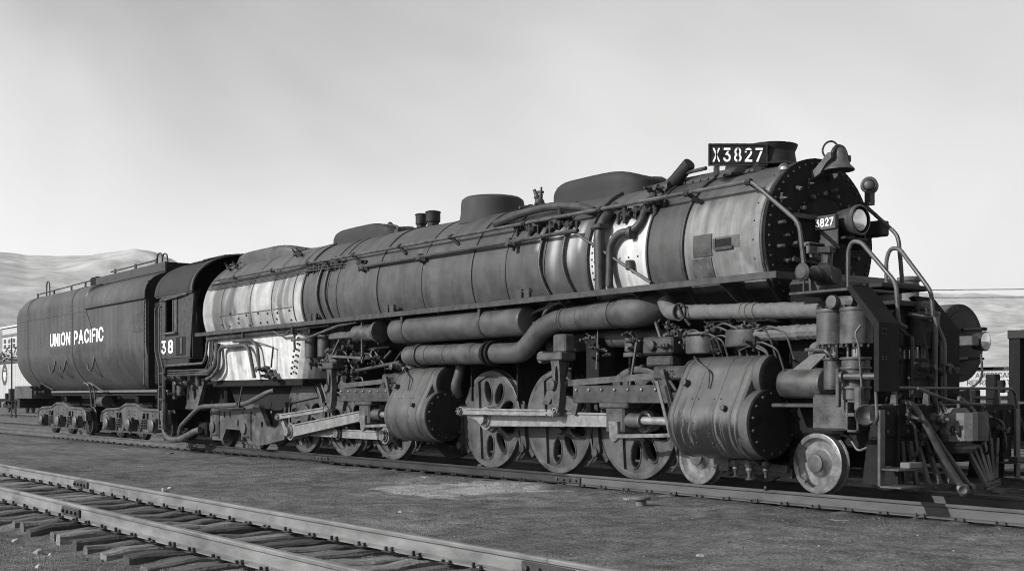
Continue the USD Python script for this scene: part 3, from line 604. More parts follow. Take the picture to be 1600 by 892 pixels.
part(sd2, 'hand_loop', tube([(-14.1, -.1, 4.86), (-14.1, -.1, 5.02), (-13.85, -.1, 5.02), (-13.85, -.1, 4.9)], .018, 6, .03), 'iron')
sd3 = dome_long('turret_casing', -19.3, -15.5, .66, 4.45, 4.94, 'grey', 'grey steam turret casing in front of the cab')
part(sd3, 'cap', rcyl((-17.0, -.05, 4.9), (-17.0, -.05, 5.0), .16, .03), 'iron')
for x, r in ((-10.95, .12), (-10.5, .15)):
    part(L, 'safety_valve', lathe([(0, r * .8), (.18, r * .8), (.2, r), (.36, r), (.4, r * 1.12), (.42, r * .8)], (x, .0, 4.65), (0, 0, 1), 18), 'black')
part(L, 'whistle', [tube([(-11.55, -.2, 4.72), (-11.55, -.2, 4.86), (-11.75, -.2, 4.9)], .025), lathe([(0, .03), (.05, .035), (.12, .08)], (-11.75, -.2, 4.9), (-1, 0, .1), 12), box(-11.6, -11.45, -.28, -.12, 4.7, 4.8, .02)], 'iron')
for x in (-14.75, -14.95, -18.25, -18.7): part(L, 'wash_plug', [tube([(x, -.85, 4.48), (x, -.85, 4.62), (x + .25, -.85, 4.62)], .02, 6, .04), valve((x + .1, -.9, 4.5), .8, int(-x * 7), (0, -.6, .8))], 'iron')
# running boards, handrails and their pipes, both sides
for s in (-1, 1):
    part(L, 'running_board', [box(-19.3, -.06, s * 1.08, s * 1.52, 2.868, 2.892), box(-19.3, -.055, s * 1.505, s * 1.535, 2.80, 2.893, .006), box(-.075, -.05, s * .7, s * 1.5, 2.80, 2.89)], 'iron')
    for x in np.arange(-18.6, -.2, 1.75):
        part(L, 'running_board_bracket', prism([(s * 1.0, 2.86), (s * 1.5, 2.86), (s * 1.5, 2.82), (s * 1.02, 2.5), (s * .96, 2.5)], 'yz', x - .012, x + .012), 'iron')
    hr = part(L, 'handrail', tube([(-18.7, s * 1.25, 4.20), (-13.8, s * 1.25, 4.19), (-9.0, s * 1.22, 4.18), (-.86, s * 1.12, 4.20), (-.08, s * 1.06, 3.55), (.0, s * 1.04, 2.89)], .03, 8, .12), 'dust')
    for x in (-.9, -2.06, -3.95, -5.86, -8.04, -9.8, -11.6, -13.6, -15.4, -17.5):
        rb = 1.15 if x > -4 else 1.3 if x > -9 else 1.35; hy_ = lambda x: np.interp(x, [-18.7, -13.8, -9, -.86], [1.25, 1.25, 1.22, 1.12])
        a = math.asin(min(.95, (4.05 - ZC) / rb)); py, pz = rb * math.cos(a), ZC + rb * math.sin(a)
        part(hr, 'stanchion', [bar((x, s * hy_(x), 4.19), (x + .16, s * (py - .02), pz - .02), .05, .05), rcyl((x - .05, s * hy_(x), 4.19), (x + .05, s * hy_(x), 4.19), .048, .01, 8)], 'black')
part(L, 'sand_pipe', tube([(-11.3, -1.27, 3.93), (-10.9, -1.31, 3.90), (-7.0, -1.28, 3.90), (-4.35, -1.27, 3.90)], .035, 8), 'iron')
for x in (-11.15, -9.0, -6.15): part(L, 'pipe_clamp', [box(x - .06, x + .06, -1.33, -1.2, 3.84, 3.97, .02), valve((x + .12, -1.24, 3.83), .8, int(x * 10))], 'iron')
part(L, 'brace_rod', tube([(-4.5, -1.24, 3.90), (-2.70, -1.24, 2.95)], .024, 8), 'dust')
part(L, 'brace_rod_clamp', box(-3.25, -3.12, -1.27, -1.17, 3.18, 3.33, .02), 'iron')
for r, y, z in ((.02, -1.22, 4.10), (.016, -1.27, 4.03), (.016, -1.30, 3.97)):
    part(L, 'conduit', tube([(-19.0, y, z + .02), (-14.9, y, z), (-13.6, y + .02, z + .05), (-12.0, y + .03, z + .02)], r, 6), 'iron')
part(L, 'delivery_pipe', tube([(-3.83, -.9, 4.25), (-3.84, -1.15, 4.05), (-3.84, -1.27, 3.8), (-3.80, -1.27, 2.9)], .085, 14, .25), 'iron', label='thick vertical delivery pipe down the silver course')
part(L, 'delivery_pipe', tube([(-3.606, -1.26, 2.958), (-3.580, -1.27, 3.572), (-3.426, -1.25, 3.752), (-3.100, -1.22, 3.768), (-2.993, -1.15, 3.905), (-3.064, -0.98, 4.189), (-3.048, -0.85, 4.325)], .06, 12, .15), 'iron')
part(L, 'pipe_flange', [rcyl((-3.2, -1.22, 3.74), (-3.1, -1.22, 3.74), .1, .02), box(-3.95, -3.72, -1.37, -1.15, 3.86, 3.94, .02)], 'iron')
part(L, 'feed_pipe', tube([(-7.0, -.95, 4.33), (-6.2, -.98, 4.42), (-5.4, -.95, 4.45), (-4.6, -1.0, 4.33), (-4.2, -1.05, 4.2)], .07, 12, .3), 'iron')
k = 0
for x, y, z in ((-6.15, -1.08, 4.16), (-5.75, -1.12, 4.08), (-5.55, -1.1, 4.18), (-5.2, -1.12, 4.06), (-5.0, -1.08, 4.2), (-4.75, -1.12, 4.05), (-3.6, -1.05, 4.12), (-3.42, -1.08, 4.05), (-3.2, -1.05, 4.1), (-3.0, -1.05, 4.06), (-2.85, -1.0, 4.16),
                (-13.6, -1.22, 4.02), (-13.35, -1.2, 4.08), (-13.1, -1.2, 4.0), (-12.9, -1.18, 4.12), (-12.6, -1.25, 3.98), (-12.35, -1.2, 4.1), (-11.3, -1.25, 4.0)):
    k += 1; part(L, 'check_valve', [box(x - .05, x + .05, y - .05, y + .1, z - .05, z + .06, .015), cyl((x - .09, y - .02, z), (x + .13, y - .02, z), .028, n=8), cyl((x, y - .03, z - .13 - .02 * (k % 4)), (x, y - .03, z + .05 + .04 * (k % 3)), .018 + .008 * (k % 3), n=8), rcyl((x + .1, y - .02, z), (x + .14, y - .02, z), .048, .008, 8), box(x + .16, x + .2, y, y + .08, z - .07, z + .04, .01)], 'black')
for x0_, r in ((-5.33, .03), (-4.72, .03), (-12.95, .035), (-12.6, .03)):
    rb = 1.25 if x0_ > -9 else 1.345
    part(L, 'feed_line', tube([(x0_ + .0 + .5 * max(0, t - .5) ** 1.5, (rb + .03) * math.cos(A_), ZC + (rb + .03) * math.sin(A_)) for t, A_ in zip(np.linspace(0, 1, 14), np.radians(np.linspace(150, 203, 14)))], r, 8, .01, 2), 'iron')
for x in (-5.6, -9.9, -13.1): part(L, 'board_step', [box(x - .18, x - .03, -1.42, -1.36, 2.89, 3.06, .01), box(x + .03, x + .18, -1.42, -1.36, 2.89, 3.06, .01), box(x - .2, x + .2, -1.40, -1.36, 3.0, 3.03)], 'iron')
# sand reservoir (air tank) and steam pipes on the near side, plainer twins beyond
for s in (-1, 1):
    t_ = part(L, 'air_reservoir', rcyl((-9.85, s * 1.26, 2.545), (-5.62, s * 1.26, 2.545), .25, .07, 36), 'grey' if s < 0 else 'black', label='long grey air reservoir under the running board' if s < 0 else None)
    for x in (-9.3, -6.75):
        part(t_, 'strap', [lathe([(-.03, .252), (-.03, .262), (.03, .262), (.03, .252)], (x, s * 1.26, 2.545), (1, 0, 0), 36), box(x - .03, x + .03, s * 1.24 - .02, s * 1.24 + .02, 2.78, 2.87)], 'iron')
part(L, 'reservoir_pipe', tube([(-5.63, -1.2, 2.5), (-5.3, -1.22, 2.48), (-5.2, -1.3, 2.62), (-4.95, -1.3, 2.78), (-4.5, -1.28, 2.8)], .028, 8), 'dust')
part(L, 'reservoir_pipe', tube([(-5.63, -1.2, 2.66), (-5.4, -1.25, 2.70), (-5.1, -1.3, 2.72), (-4.95, -1.3, 2.82)], .028, 8), 'dust')
for s in (-1, 1):
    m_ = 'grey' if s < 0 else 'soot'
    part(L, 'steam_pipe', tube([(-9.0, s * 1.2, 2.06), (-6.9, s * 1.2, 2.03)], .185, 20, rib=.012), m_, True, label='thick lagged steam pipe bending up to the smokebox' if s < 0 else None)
    part(L, 'steam_pipe_bend', tube([(-6.9, s * 1.2, 2.03), (-6.2, s * 1.2, 2.02), (-5.85, s * 1.2, 2.03), (-5.35, s * 1.2, 2.40), (-5.0, s * 1.2, 2.50), (-4.7, s * 1.2, 2.52)], .175, 20, .45, 8), m_, 50)
    part(L, 'steam_pipe_sleeve', tube([(-4.75, s * 1.2, 2.515), (-3.9, s * 1.2, 2.535), (-3.2, s * 1.2, 2.55)], [.19, .2, .22, .225], 20, rib=.01), m_, True)
    part(L, 'steam_pipe_elbow', tube([(-3.3, s * 1.2, 2.55), (-2.98, s * 1.2, 2.56), (-2.85, s * 1.05, 2.6), (-2.7, s * .7, 2.75)], .245, 22, .3, 8), m_, 50)
    part(L, 'pipe_band', [rcyl((x, s * 1.2, z), (x + w_, s * 1.2, z), r_, .006, 28) for x, w_, z, r_ in ((-8.75, .05, 2.057, .194), (-8.1, .03, 2.048, .194), (-7.55, .35, 2.04, .193), (-4.72, .04, 2.52, .2), (-4.3, .03, 2.527, .207), (-3.55, .05, 2.543, .232))], m_, 40, each=True)
    for x in (-6.85, -6.72): part(L, 'pipe_flange', rcyl((x, s * 1.2, 2.03), (x + .06, s * 1.2, 2.03), .225, .015, 24), 'soot')
    part(L, 'slip_joint', [rcyl((-9.12, s * 1.2, 2.06), (-9.0, s * 1.2, 2.06), .22, .02, 24), rcyl((-9.55, s * 1.18, 2.06), (-9.1, s * 1.2, 2.06), .19, .05, 24)], 'dust' if s < 0 else 'soot')
    part(L, 'exhaust_pipe', tube([(-5.6, s * .78, 2.12), (-4.0, s * .78, 2.2), (-2.2, s * .8, 2.12)], .15, 18), m_, 50)
    part(L, 'exhaust_pipe', tube([(-8.1, s * .95, 2.0), (-8.08, s * .98, 1.75), (-8.2, s * 1.0, 1.45), (-8.3, s * .9, 1.32)], [.085, .09, .1, .115], 14), m_, 50)
    part(L, 'wrapped_pipe', tube([(-2.5, s * 1.15, 2.68), (-2.36, s * 1.18, 2.5), (-2.15, s * 1.2, 2.485)], .12, 16, .15), 'wrap', 50)
    part(L, 'wrapped_pipe', tube([(-2.1, s * 1.2, 2.485), (.42, s * 1.2, 2.38)], .105, 16, rib=.012), 'wrap', True, label='cloth wrapped pipe leading to the air pump' if s < 0 else None)
    part(L, 'pipe_hanger', [ring_arc(.11, .13, s * 1.2 - .16, s * 1.2 - .13, -2.0, 2.48, 0, 360), bar((-2.05, s * 1.33, 2.6), (-1.93, s * 1.33, 2.38), .03, .03), bar((-1.93, s * 1.33, 2.4), (-1.8, s * 1.33, 2.28), .03, .03)], 'black')
part(L, 'pipe_band', [rcyl((x, -1.2, 2.485 - (x + 2.1) * .0417), (x + .05, -1.2, 2.485 - (x + 2.1) * .0417), .117, .004, 20) for x in (-.95, -.85, -.72)], 'wrap', each=True)
# frames and the void under the boiler
part(L, 'engine_frame', [box(-8.7, 1.2, s * .5, s * .62, .62, 1.28, .02) for s in (-1, 1)], 'soot', each=True)
part(L, 'engine_frame', [box(-15.9, -8.2, s * .5, s * .62, .62, 1.28, .02) for s in (-1, 1)], 'soot', each=True)
part(L, 'frame_crosstie', [box(x - .3, x + .3, -.5, .5, .7, 1.2, .03) for x in (-14, -11.8, -9.2, -6.4, -4.4, -1.1)], 'soot', each=True)
part(L, 'boiler_saddle', [box(-2.2, -.8, -.75, .75, 1.2, 2.4, .1), box(-9.9, -8.4, -.75, .75, 1.2, 2.25, .1)], 'soot', each=True)
part(L, 'waist_sheet', [box(x - .02, x + .02, -.85, .85, 1.2, 2.3) for x in (-3.6, -5.0, -6.5, -7.9, -11, -12.6, -13.5)], 'soot', each=True)
# ---- wheels
def pilot_wheel(x, s):
    R = .40
    prof = [(.0, .0), (.05, .0), (.055, .10), (.045, .12), (.02, .126), (-.01, .14), (-.055, .17), (-.08, .21), (-.085, .25), (-.07, .29), (-.02, .33), (.0, .34), (.0, R - .012), (-.008, R), (-.105, R + .004), (-.118, R + .022), (-.130, R + .03), (-.142, R + .022), (-.145, R - .02), (-.145, 0)]
    w = part(L, 'truck_wheel', lathe([(-.12, R - .1), (-.12, 0)], (x, s * .80, R), (0, s, 0), 12) if False else lathe(prof[::-1][1:-1] if False else prof[9:-1], (x, s * .80, R), (0, s, 0), 72), 'worn', 35)
    part(w, 'plate', lathe(prof[4:11], (x, s * .80, R), (0, s, 0), 64, cap=False), 'worn', 50)
    part(w, 'hub', lathe(prof[1:6], (x, s * .80, R), (0, s, 0), 40), 'dust', 35)
    part(w, 'back', lathe([(-.14, R - .03), (-.145, 0)], (x, s * .80, R), (0, s, 0), 40), 'soot')
for x in (0, -2.18):
    for s in (-1, 1): pilot_wheel(x, s)
    part(L, 'axle', cyl((x, -.8, .40), (x, .8, .40), .08, n=14), 'soot')
part(L, 'lead_truck_frame', [box(-2.5, .3, s * .5, s * .6, .3, .62, .03) for s in (-1, 1)] + [box(-1.6, -.6, -.6, .6, .35, .6, .03), bar((-1.75, -.72, .30), (-.45, -.72, .24), .08, .12)], 'iron')
part(L, 'drain_cock', [valve((-1.25, -1.0, .42), 1.0, 2, (0, 0, -1)), valve((-.95, -1.05, .44), 1.2, 4, (0, 0, -1)), valve((-.7, -1.0, .42), 1.0, 7, (0, 0, -1))], 'dust')
HOLES = [(a, .085, .165) for a in range(0, 360, 45)]
def driver(x, s, pin_deg, main=False):
    """Boxpok wheel: tyre, pierced disc, hub, crank boss, counterweight opposite the pin."""
    R, y = .872, s * .80; ya = lambda t: y + s * t
    w = part(L, 'driving_wheel', lathe([(-.005, .775), (.0, .79), (.0, R - .015), (-.01, R), (-.1, R + .004), (-.115, R + .025), (-.128, R + .032), (-.14, R + .022), (-.143, .775)], (x, y, R), (0, s, 0), 96, cap=False), 'wheel', 35)
    part(w, 'tyre', lathe([(.002, R - .075), (.004, R - .07), (.004, R - .012), (-.004, R + .002), (-.05, R + .004)], (x, y, R), (0, s, 0), 96, cap=False), 'dust', 35)
    disc = SG.Point(x, R).buffer(.782, 48); pa = math.radians(pin_deg)
    cw = SG.Polygon([(x + .80 * math.cos(t), R + .80 * math.sin(t)) for t in np.linspace(pa + math.pi - 1.15, pa + math.pi + 1.15, 30)])
    for k in range(9):
        a = pa + 2 * math.pi * (k + .5) / 9
        if abs((math.degrees(a - pa) + 180) % 360 - 180) > 112: continue
        disc = disc.difference(ellipse(x + .50 * math.cos(a), R + .50 * math.sin(a), .20, .098, a))
    disc = disc.difference(ellipse(x + .62 * math.cos(pa), R + .62 * math.sin(pa), .05, .05))
    part(w, 'disc', prism(disc, 'xz', ya(-.14), ya(-.035)), 'wheel', 30)
    part(w, 'counterweight', prism(cw.intersection(SG.Point(x, R).buffer(.775, 48)), 'xz', ya(-.04), ya(.015)), 'wheel', 30)
    part(w, 'hub', lathe([(-.04, .24), (.02, .22), (.03, .2), (.03, .1), (.015, .09), (.015, 0)], (x, y, R), (0, s, 0), 32), 'wheel', 35)
    for k in range(9):
        a = pa + 2 * math.pi * (k + .5) / 9
        if abs((math.degrees(a - pa) + 180) % 360 - 180) > 112: continue
        c0 = [(x + (.50 + .22 * math.cos(t)) * math.cos(a) - .118 * math.sin(t) * math.sin(a), ya(-.035), R + (.50 + .22 * math.cos(t)) * math.sin(a) + .118 * math.sin(t) * math.cos(a)) for t in np.linspace(0, 2 * math.pi, 19)]
        part(w, 'hole_rim', tube(c0, .016, 6, .0, 1) if False else tube(c0, .017, 6, .01, 1), 'wheel', 60)
    cx, cz = x + .38 * math.cos(pa), R + .38 * math.sin(pa)
    part(w, 'crank_pin', lathe([(0, .15), (.03, .14), (.05, .10), (.30 if not main else .4, .095)], (cx, ya(-.02), cz), (0, s, 0), 28), 'worn')
    part(w, 'back_plate', lathe([(-.2, .6), (-.2, 0)], (x, y, R), (0, s, 0), 24), 'soot')
    return cx, cz
FRONT, REAR = (-3.49, -5.425, -7.36), (-10.78, -12.71, -14.64)
pinsF = {}; pinsR = {}
for s in (-1, 1):
    for i, x in enumerate(FRONT): pinsF[s, i] = driver(x, s, 4 if s < 0 else 94, i == 2)
    for i, x in enumerate(REAR): pinsR[s, i] = driver(x, s, -84 if s < 0 else 6, i == 2)
for x in FRONT + REAR:
    part(L, 'axle', cyl((x, -.8, .872), (x, .8, .872), .12, n=14), 'soot')
    for s in (-1, 1):
        part(L, 'brake_hanger', [prism([(x - .94, 1.15), (x - .86, 1.15), (x - .84, .62), (x - .80, .42), (x - .86, .30), (x - .95, .36), (x - .98, .7)], 'xz', s * .74, s * .86), rcyl((x - .9, s * .74, .38), (x - .9, s * .9, .38), .07, .01, 14)], 'iron')
        part(L, 'brake_shoe', ring_arc(.885, .965, s * .70, s * .80, x, .872, 188, 222, 10), 'iron')
        part(L, 'brake_rod', [tube([(x - .9, s * .7, .34), (x + .2, s * .68, .25), (x + .8, s * .68, .2), (x + .95, s * .68, .42)], .025, 6), tube([(x + .80, s * .80, .78), (x + .92, s * .80, .30), (x + .78, s * .80, .16)], .022, 6, .05)], 'iron')
# ---- cylinders and motion
def rod(x0, z0, x1, z1, y, w, h0, h1, r0, r1, m='steel', flute=True, name='main_rod', label=None):
    s = -1 if y < 0 else 1; d = np.array([x1 - x0, z1 - z0]); Lr = np.hypot(*d); d /= Lr; n_ = np.array([-d[1], d[0]])
    A_, B_ = np.array([x0, z0]) + d * r0 * .8, np.array([x1, z1]) - d * r1 * .8
    poly = SG.Polygon([A_ + n_ * h0, B_ + n_ * h1, B_ - n_ * h1, A_ - n_ * h0]); poly = shapely.union_all([poly, SG.Point(x0, z0).buffer(r0, 16), SG.Point(x1, z1).buffer(r1, 16)])
    p = part(L, name, prism(poly, 'xz', y - w / 2, y + w / 2) if not flute else [prism(poly, 'xz', y - w / 2, y + w / 2 - .0)], m, 35, label=label)
    if flute:                                                       # raised flanges leave the middle of the rod fluted
        e = y + s * w / 2; a0, b0 = A_ + d * .12, B_ - d * .12
        for sg_ in (-1, 1):
            q = [a0 + n_ * sg_ * h0, b0 + n_ * sg_ * h1, b0 + n_ * sg_ * (h1 - .028), a0 + n_ * sg_ * (h0 - .028)]
            part(p, 'flange', prism(q, 'xz', min(e, e + s * .025), max(e, e + s * .025)), m, 30)
    for cx, cz, r in ((x0, z0, r0), (x1, z1, r1)):
        part(p, 'bearing', lathe([(0, r * .85), (.03, r * .8), (.035, r * .5), (.05, r * .45), (.05, 0)], (cx, y + s * w / 2, cz), (0, s, 0), 24), 'worn')
        part(p, 'bolts', [rcyl((cx + r * .66 * math.cos(a), y + s * w / 2, cz + r * .66 * math.sin(a)), (cx + r * .66 * math.cos(a), y + s * (w / 2 + .055), cz + r * .66 * math.sin(a)), .018, .004, 6) for a in np.arange(0, 6.28, 1.05)], 'worn', kind='stuff')
    return p
def engine(front, s):
    ex = 0.0 if front else -7.55; pins = pinsF if front else pinsR; drv = FRONT if front else REAR
    near = s < 0; cm = ('oily' if front else 'oily_rear') if near else 'soot'; y = s * 1.16
    cx0, cx1 = (-1.95, -.62) if front else (-9.72, -8.42)
    body = shapely.union_all([SG.Point(s * 1.16, .92).buffer(.49, 40), SG.Point(s * 1.02, 1.50).buffer(.34, 32)]).convex_hull
    body = shapely.union_all([body, SG.Polygon([(s * .4, .6), (s * 1.1, .6), (s * 1.0, 1.75), (s * .4, 1.75)])])
    bb = np.array(shapely.segmentize(body.exterior, .05).coords)[:-1]
    if not SG.LinearRing(bb).is_ccw: bb = bb[::-1]
    c_ = bb.mean(0); rings = []
    for x, k in ((cx0, .93), (cx0 + .03, .985), (cx0 + .06, 1.0)) + tuple((x, 1.0) for x in np.linspace(cx0 + .1, cx1 - .1, 26)) + ((cx1 - .06, 1.0), (cx1 - .03, .985), (cx1, .93)):
        rings.append([(x, c_[0] + (p[0] - c_[0]) * k, c_[1] + (p[1] - c_[1]) * k) for p in bb])
    cy = part(L, 'cylinder', loft(rings), cm, 35, label=('oil stained front cylinder with its round heads' if front else 'grey rear cylinder ahead of the sand pipes') if near else None)
    m1 = 'grey' if near else 'soot'
    part(cy, 'cylinder_head', lathe([(0, .46), (.02, .47), (.17, .47)], (cx1 - .02, s * 1.16, .92), (1, 0, 0), 48, cap=False), m1, 35)
    part(cy, 'shade_painted_cover', lathe([(.165, .472), (.19, .455), (.205, .40), (.21, 0)], (cx1 - .018, s * 1.16, .92), (1, 0, 0), 48), 'soot', 35)  # cylinder and valve head faces coloured dark as painted shade, rims left lighter
    part(cy, 'shade_painted_cover', lathe([(.135, .322), (.16, .30), (.175, .24), (.18, 0)], (cx1 - .018, s * 1.04, 1.52), (1, 0, 0), 40), 'soot', 35)
    part(cy, 'valve_head', lathe([(0, .31), (.02, .32), (.14, .32)], (cx1 - .02, s * 1.04, 1.52), (1, 0, 0), 40), m1, 35)
    part(cy, 'cylinder_head', lathe([(0, .46), (.04, .45), (.07, .40), (.08, 0)], (cx0 + .02, s * 1.16, .92), (-1, 0, 0), 40), 'iron', 35)
    part(cy, 'valve_head', lathe([(0, .31), (.05, .3), (.10, .24), (.3, .1), (.3, 0)], (cx0 + .02, s * 1.04, 1.52), (-1, 0, 0), 32), 'iron', 35)
    part(cy, 'head_bolts', [rcyl((cx1 + .15, s * 1.16 + .40 * math.cos(a), .92 + .40 * math.sin(a)), (cx1 + .21, s * 1.16 + .40 * math.cos(a), .92 + .40 * math.sin(a)), .02, .004, 6) for a in np.arange(0, 6.2, .42)], 'iron', kind='stuff')
    part(cy, 'jacket_band', [loft([[(x + dx, c_[0] + (p[0] - c_[0]) * k, c_[1] + (p[1] - c_[1]) * k) for p in bb] for dx, k in ((-.02, 1.0), (-.018, 1.008), (.018, 1.008), (.02, 1.0))]) for x in (cx0 + .12, cx1 - .14)], m1, 35, each=True)
    if near:
        part(cy, 'jacket_seam', [loft([[(x + dx, c_[0] + (p[0] - c_[0]) * k, c_[1] + (p[1] - c_[1]) * k) for p in bb] for dx, k in ((-.008, 1.0), (-.006, 1.004), (.006, 1.004), (.008, 1.0))]) for x in (cx0 + .46, cx0 + .88)], 'iron', each=True)
        part(cy, 'jacket_screws', rivets([(x, y_, z_) for x in (cx0 + .40, cx0 + .52, cx0 + .82, cx0 + .94) for z_, y_ in ((1.25, -1.545), (1.05, -1.622), (.92, -1.65), (.78, -1.63), (.65, -1.57))], (0, -1, 0), .014), 'dust', kind='stuff')
        part(cy, 'indicator_plug', [rcyl((cx0 + .2, -1.4, 1.46), (cx0 + .2, -1.52, 1.48), .05, .01, 10), rcyl((cx1 - .25, -1.60, 1.12), (cx1 - .25, -1.68, 1.13), .04, .01, 10)], 'iron', each=True)
        part(cy, 'oil_pipe', tube([(cx0 + .1, -1.2, 1.84), (cx0 + .3, -1.34, 1.76), (cx0 + .62, -1.42, 1.62), (cx0 + .66, -1.5, 1.4)], .014, 6, .1), 'dust')
    # piston rod, crosshead, guides
    hx = -3.45 if front else -11.08; zc = .90 if front else .88; yr = s * 1.16
    part(L, 'piston_rod', cyl((hx + .1, yr, .92), (cx0, yr, .92), .062, n=20), 'steel', True)
    ch = part(L, 'crosshead', [box(hx - .22, hx + .2, yr - .13, yr + .13, .72, 1.14, .03), box(hx - .34, hx + .32, yr - .16, yr + .16, 1.10, 1.24, .02), rcyl((hx + .15, yr, .92), (hx + .5, yr, .92), .11, .02, 20)], 'dust')
    part(L, 'guide_bar', [box(hx - .95, cx0 - .05, yr - .15, yr + .15, 1.24, 1.34, .015), box(hx - .95, cx0 - .3, yr - .17, yr - .11, 1.18, 1.45, .01)], 'iron')
    part(L, 'guide_bolts', rivets([(x, yr - .172, 1.38) for x in np.arange(hx - .85, cx0 - .35, .3)], (0, -1, 0), .03), 'worn', True, kind='stuff')
    part(L, 'guide_yoke', prism([(hx - 1.0, .95), (hx - .8, .95), (hx - .7, 1.3), (hx - .72, 2.05), (hx - 1.0, 2.05)], 'xz', yr - .2, yr + .4 * (1 if s < 0 else -1) + .2), 'black') if False else None
    mp = pins[s, 2]; ms = 'steel' if near else 'iron'
    rod(mp[0], mp[1], hx, .92, s * 1.14, .10, .135, .105, .20, .15, ms, True, 'main_rod', 'fluted main rod of the ' + ('front' if front else 'rear') + ' engine' if near else None)
    for a_, b_ in ((0, 1), (1, 2)):
        rod(*pins[s, b_], *pins[s, a_], s * .96, .09, .09, .09, .17, .17, ms, True, 'side_rod')
    # eccentric crank and rod, link, radius bar, combination lever
    if front: ec, lb = (mp[0] - .52, mp[1] + .12), (-4.83, 1.02)
    else: ec, lb = (mp[0] - .25, mp[1] + .32), (-12.45, 1.02)
    part(L, 'eccentric_crank', prism(shapely.union_all([SG.Point(mp).buffer(.1), SG.Point(ec).buffer(.085), SG.LineString([mp, ec]).buffer(.06)]), 'xz', s * 1.22, s * 1.30), ms, 35)
    rod(*ec, *lb, s * 1.34, .055, .055, .05, .085, .08, ms, True, 'eccentric_rod')
    lx = lb[0]
    link = [(lx - .10, 1.02), (lx + .06, .96), (lx + .12, 1.15), (lx + .16, 1.45), (lx + .12, 1.85), (lx + .02, 1.98), (lx - .12, 1.95), (lx - .06, 1.7), (lx - .02, 1.45), (lx - .06, 1.2)]
    lk = part(L, 'link', prism(SG.Polygon(link).difference(ellipse(lx + .06, 1.6, .17, .04, 1.6)), 'xz', s * 1.24, s * 1.36), 'dust' if near else 'soot', 35)
    part(lk, 'trunnion', rcyl((lx - .02, s * 1.1, 1.46), (lx - .02, s * 1.42, 1.46), .085, .015, 18), 'dust' if near else 'soot')
    part(L, 'link_support', [prism(SG.Polygon([(lx - .62, 1.15), (lx - .45, 1.15), (lx - .05, 1.6), (lx + .1, 2.02), (lx - .2, 2.02), (lx - .3, 1.7)]), 'xz', s * 1.06, s * 1.12), box(lx - .42, lx + .22, s * 1.08, s * 1.4, 1.86, 1.99, .02), rcyl((lx - .42, s * 1.16, 1.92), (lx - .42, s * 1.32, 1.92), .1, .015, 16), box(lx - .1, lx + .22, s * 1.1, s * 1.32, 1.98, 2.28, .03), bar((lx - .02, s * 1.2, 1.25), (lx + .42, s * 1.2, 1.08), .09, .22)], 'dust' if near else 'soot')
    vx = cx0 - .18
    rod(lx + .1, 1.49, vx - .1, 1.60, s * 1.2, .05, .05, .045, .07, .07, 'dust' if near else 'iron', False, 'radius_bar')
    part(L, 'combination_lever', bar((vx - .22, s * 1.34, 1.66), (vx + .12, s * 1.34, .72), .05, .07), 'dust' if near else 'soot')
    part(L, 'union_link', [bar((hx + .05, s * 1.34, .68), (vx + .12, s * 1.34, .73), .05, .055), prism([(hx - .08, .9), (hx + .12, .9), (hx + .12, .64), (hx + .02, .58), (hx - .06, .64)], 'xz', s * 1.28, s * 1.34)], 'worn' if near else 'soot')
    part(L, 'valve_guide', [box(vx - .5, vx + .15, s * 1.0, s * 1.28, 1.52, 1.72, .03), rcyl((vx - .2, s * 1.04, 1.55), (cx0, s * 1.04, 1.55), .05, .01)], 'iron')
    part(L, 'yoke_plate', prism([(hx - .95, 1.3), (hx - .65, 1.3), (hx - .65, 2.2), (hx - .95, 2.2)], 'xz', s * .7, s * 1.05), 'soot')
for front in (True, False):
    for s in (-1, 1): engine(front, s)

# ---- cab
cab = part(L, 'cab', [prism(SG.Polygon([(-21.85, 2.30), (-19.72, 2.30), (-19.58, 3.2), (-19.44, 4.02), (-21.85, 4.02)]).difference(SG.box(-21.4, 2.99, -20.56, 3.86)), 'xz', s * 1.46, s * 1.50) for s in (-1, 1)]
           + [box(-21.85, -19.75, -1.46, 1.46, 2.26, 2.30)], 'iron', label='cab with open side window and figures 38 below it')
def roof_ring(x, k=0.0, t=0.0):
    A_ = np.linspace(math.pi, 0, 46)
    o = [(x, (1.57 + k) * math.cos(a), 3.98 + (1.03 + k) * max(0.0, math.sin(a)) ** .92) for a in A_]
    i_ = [(x, (1.53 + k - t) * math.cos(a), 3.98 + (.99 + k - t) * max(0.0, math.sin(a)) ** .92) for a in A_[::-1]]
    return o + i_
rf = part(cab, 'roof', loft([roof_ring(x) for x in (-22.05, -22.0, -20.5, -19.5, -19.42)]), 'black', 40)
part(rf, 'visor_rim', loft([roof_ring(x, .02) for x in (-19.46, -19.36)]), 'grey', 40)
part(rf, 'eave_strip', [box(-22.0, -19.45, s * 1.55, s * 1.51, 3.94, 4.0, .01) for s in (-1, 1)], 'iron')
hatch = [(x, 1.71 * math.cos(a), 3.98 + 1.18 * math.sin(a) ** .92) for x in (-20.9,) for a in (0,)]
part(rf, 'roof_hatch', loft([[(x, -(1.57 + k) * math.cos(a), 3.98 + (1.03 + k) * math.sin(a) ** .92) for x, k in ((-21.3, .0), (-21.3, .03), (-20.1, .03), (-20.1, .0))] for a in np.radians(np.linspace(52, 76, 10))]), 'dark', 40)
part(rf, 'hatch_cover', loft([[(x, -(1.57 + k) * math.cos(a), 3.98 + (1.03 + k) * math.sin(a) ** .92) for x, k in ((-21.4, .0), (-21.4, .06), (-20.0, .06), (-20.0, .0))] for a in np.radians(np.linspace(74, 86, 8))]), 'iron', 40)
fw = SG.Polygon([(p[1], p[2]) for p in roof_ring(0)[:46]]).union(SG.box(-1.46, 2.3, 1.46, 3.99)).difference(SG.Point(0, ZC).buffer(1.38)).difference(SG.box(-1.2, 2.2, 1.2, 3.3))
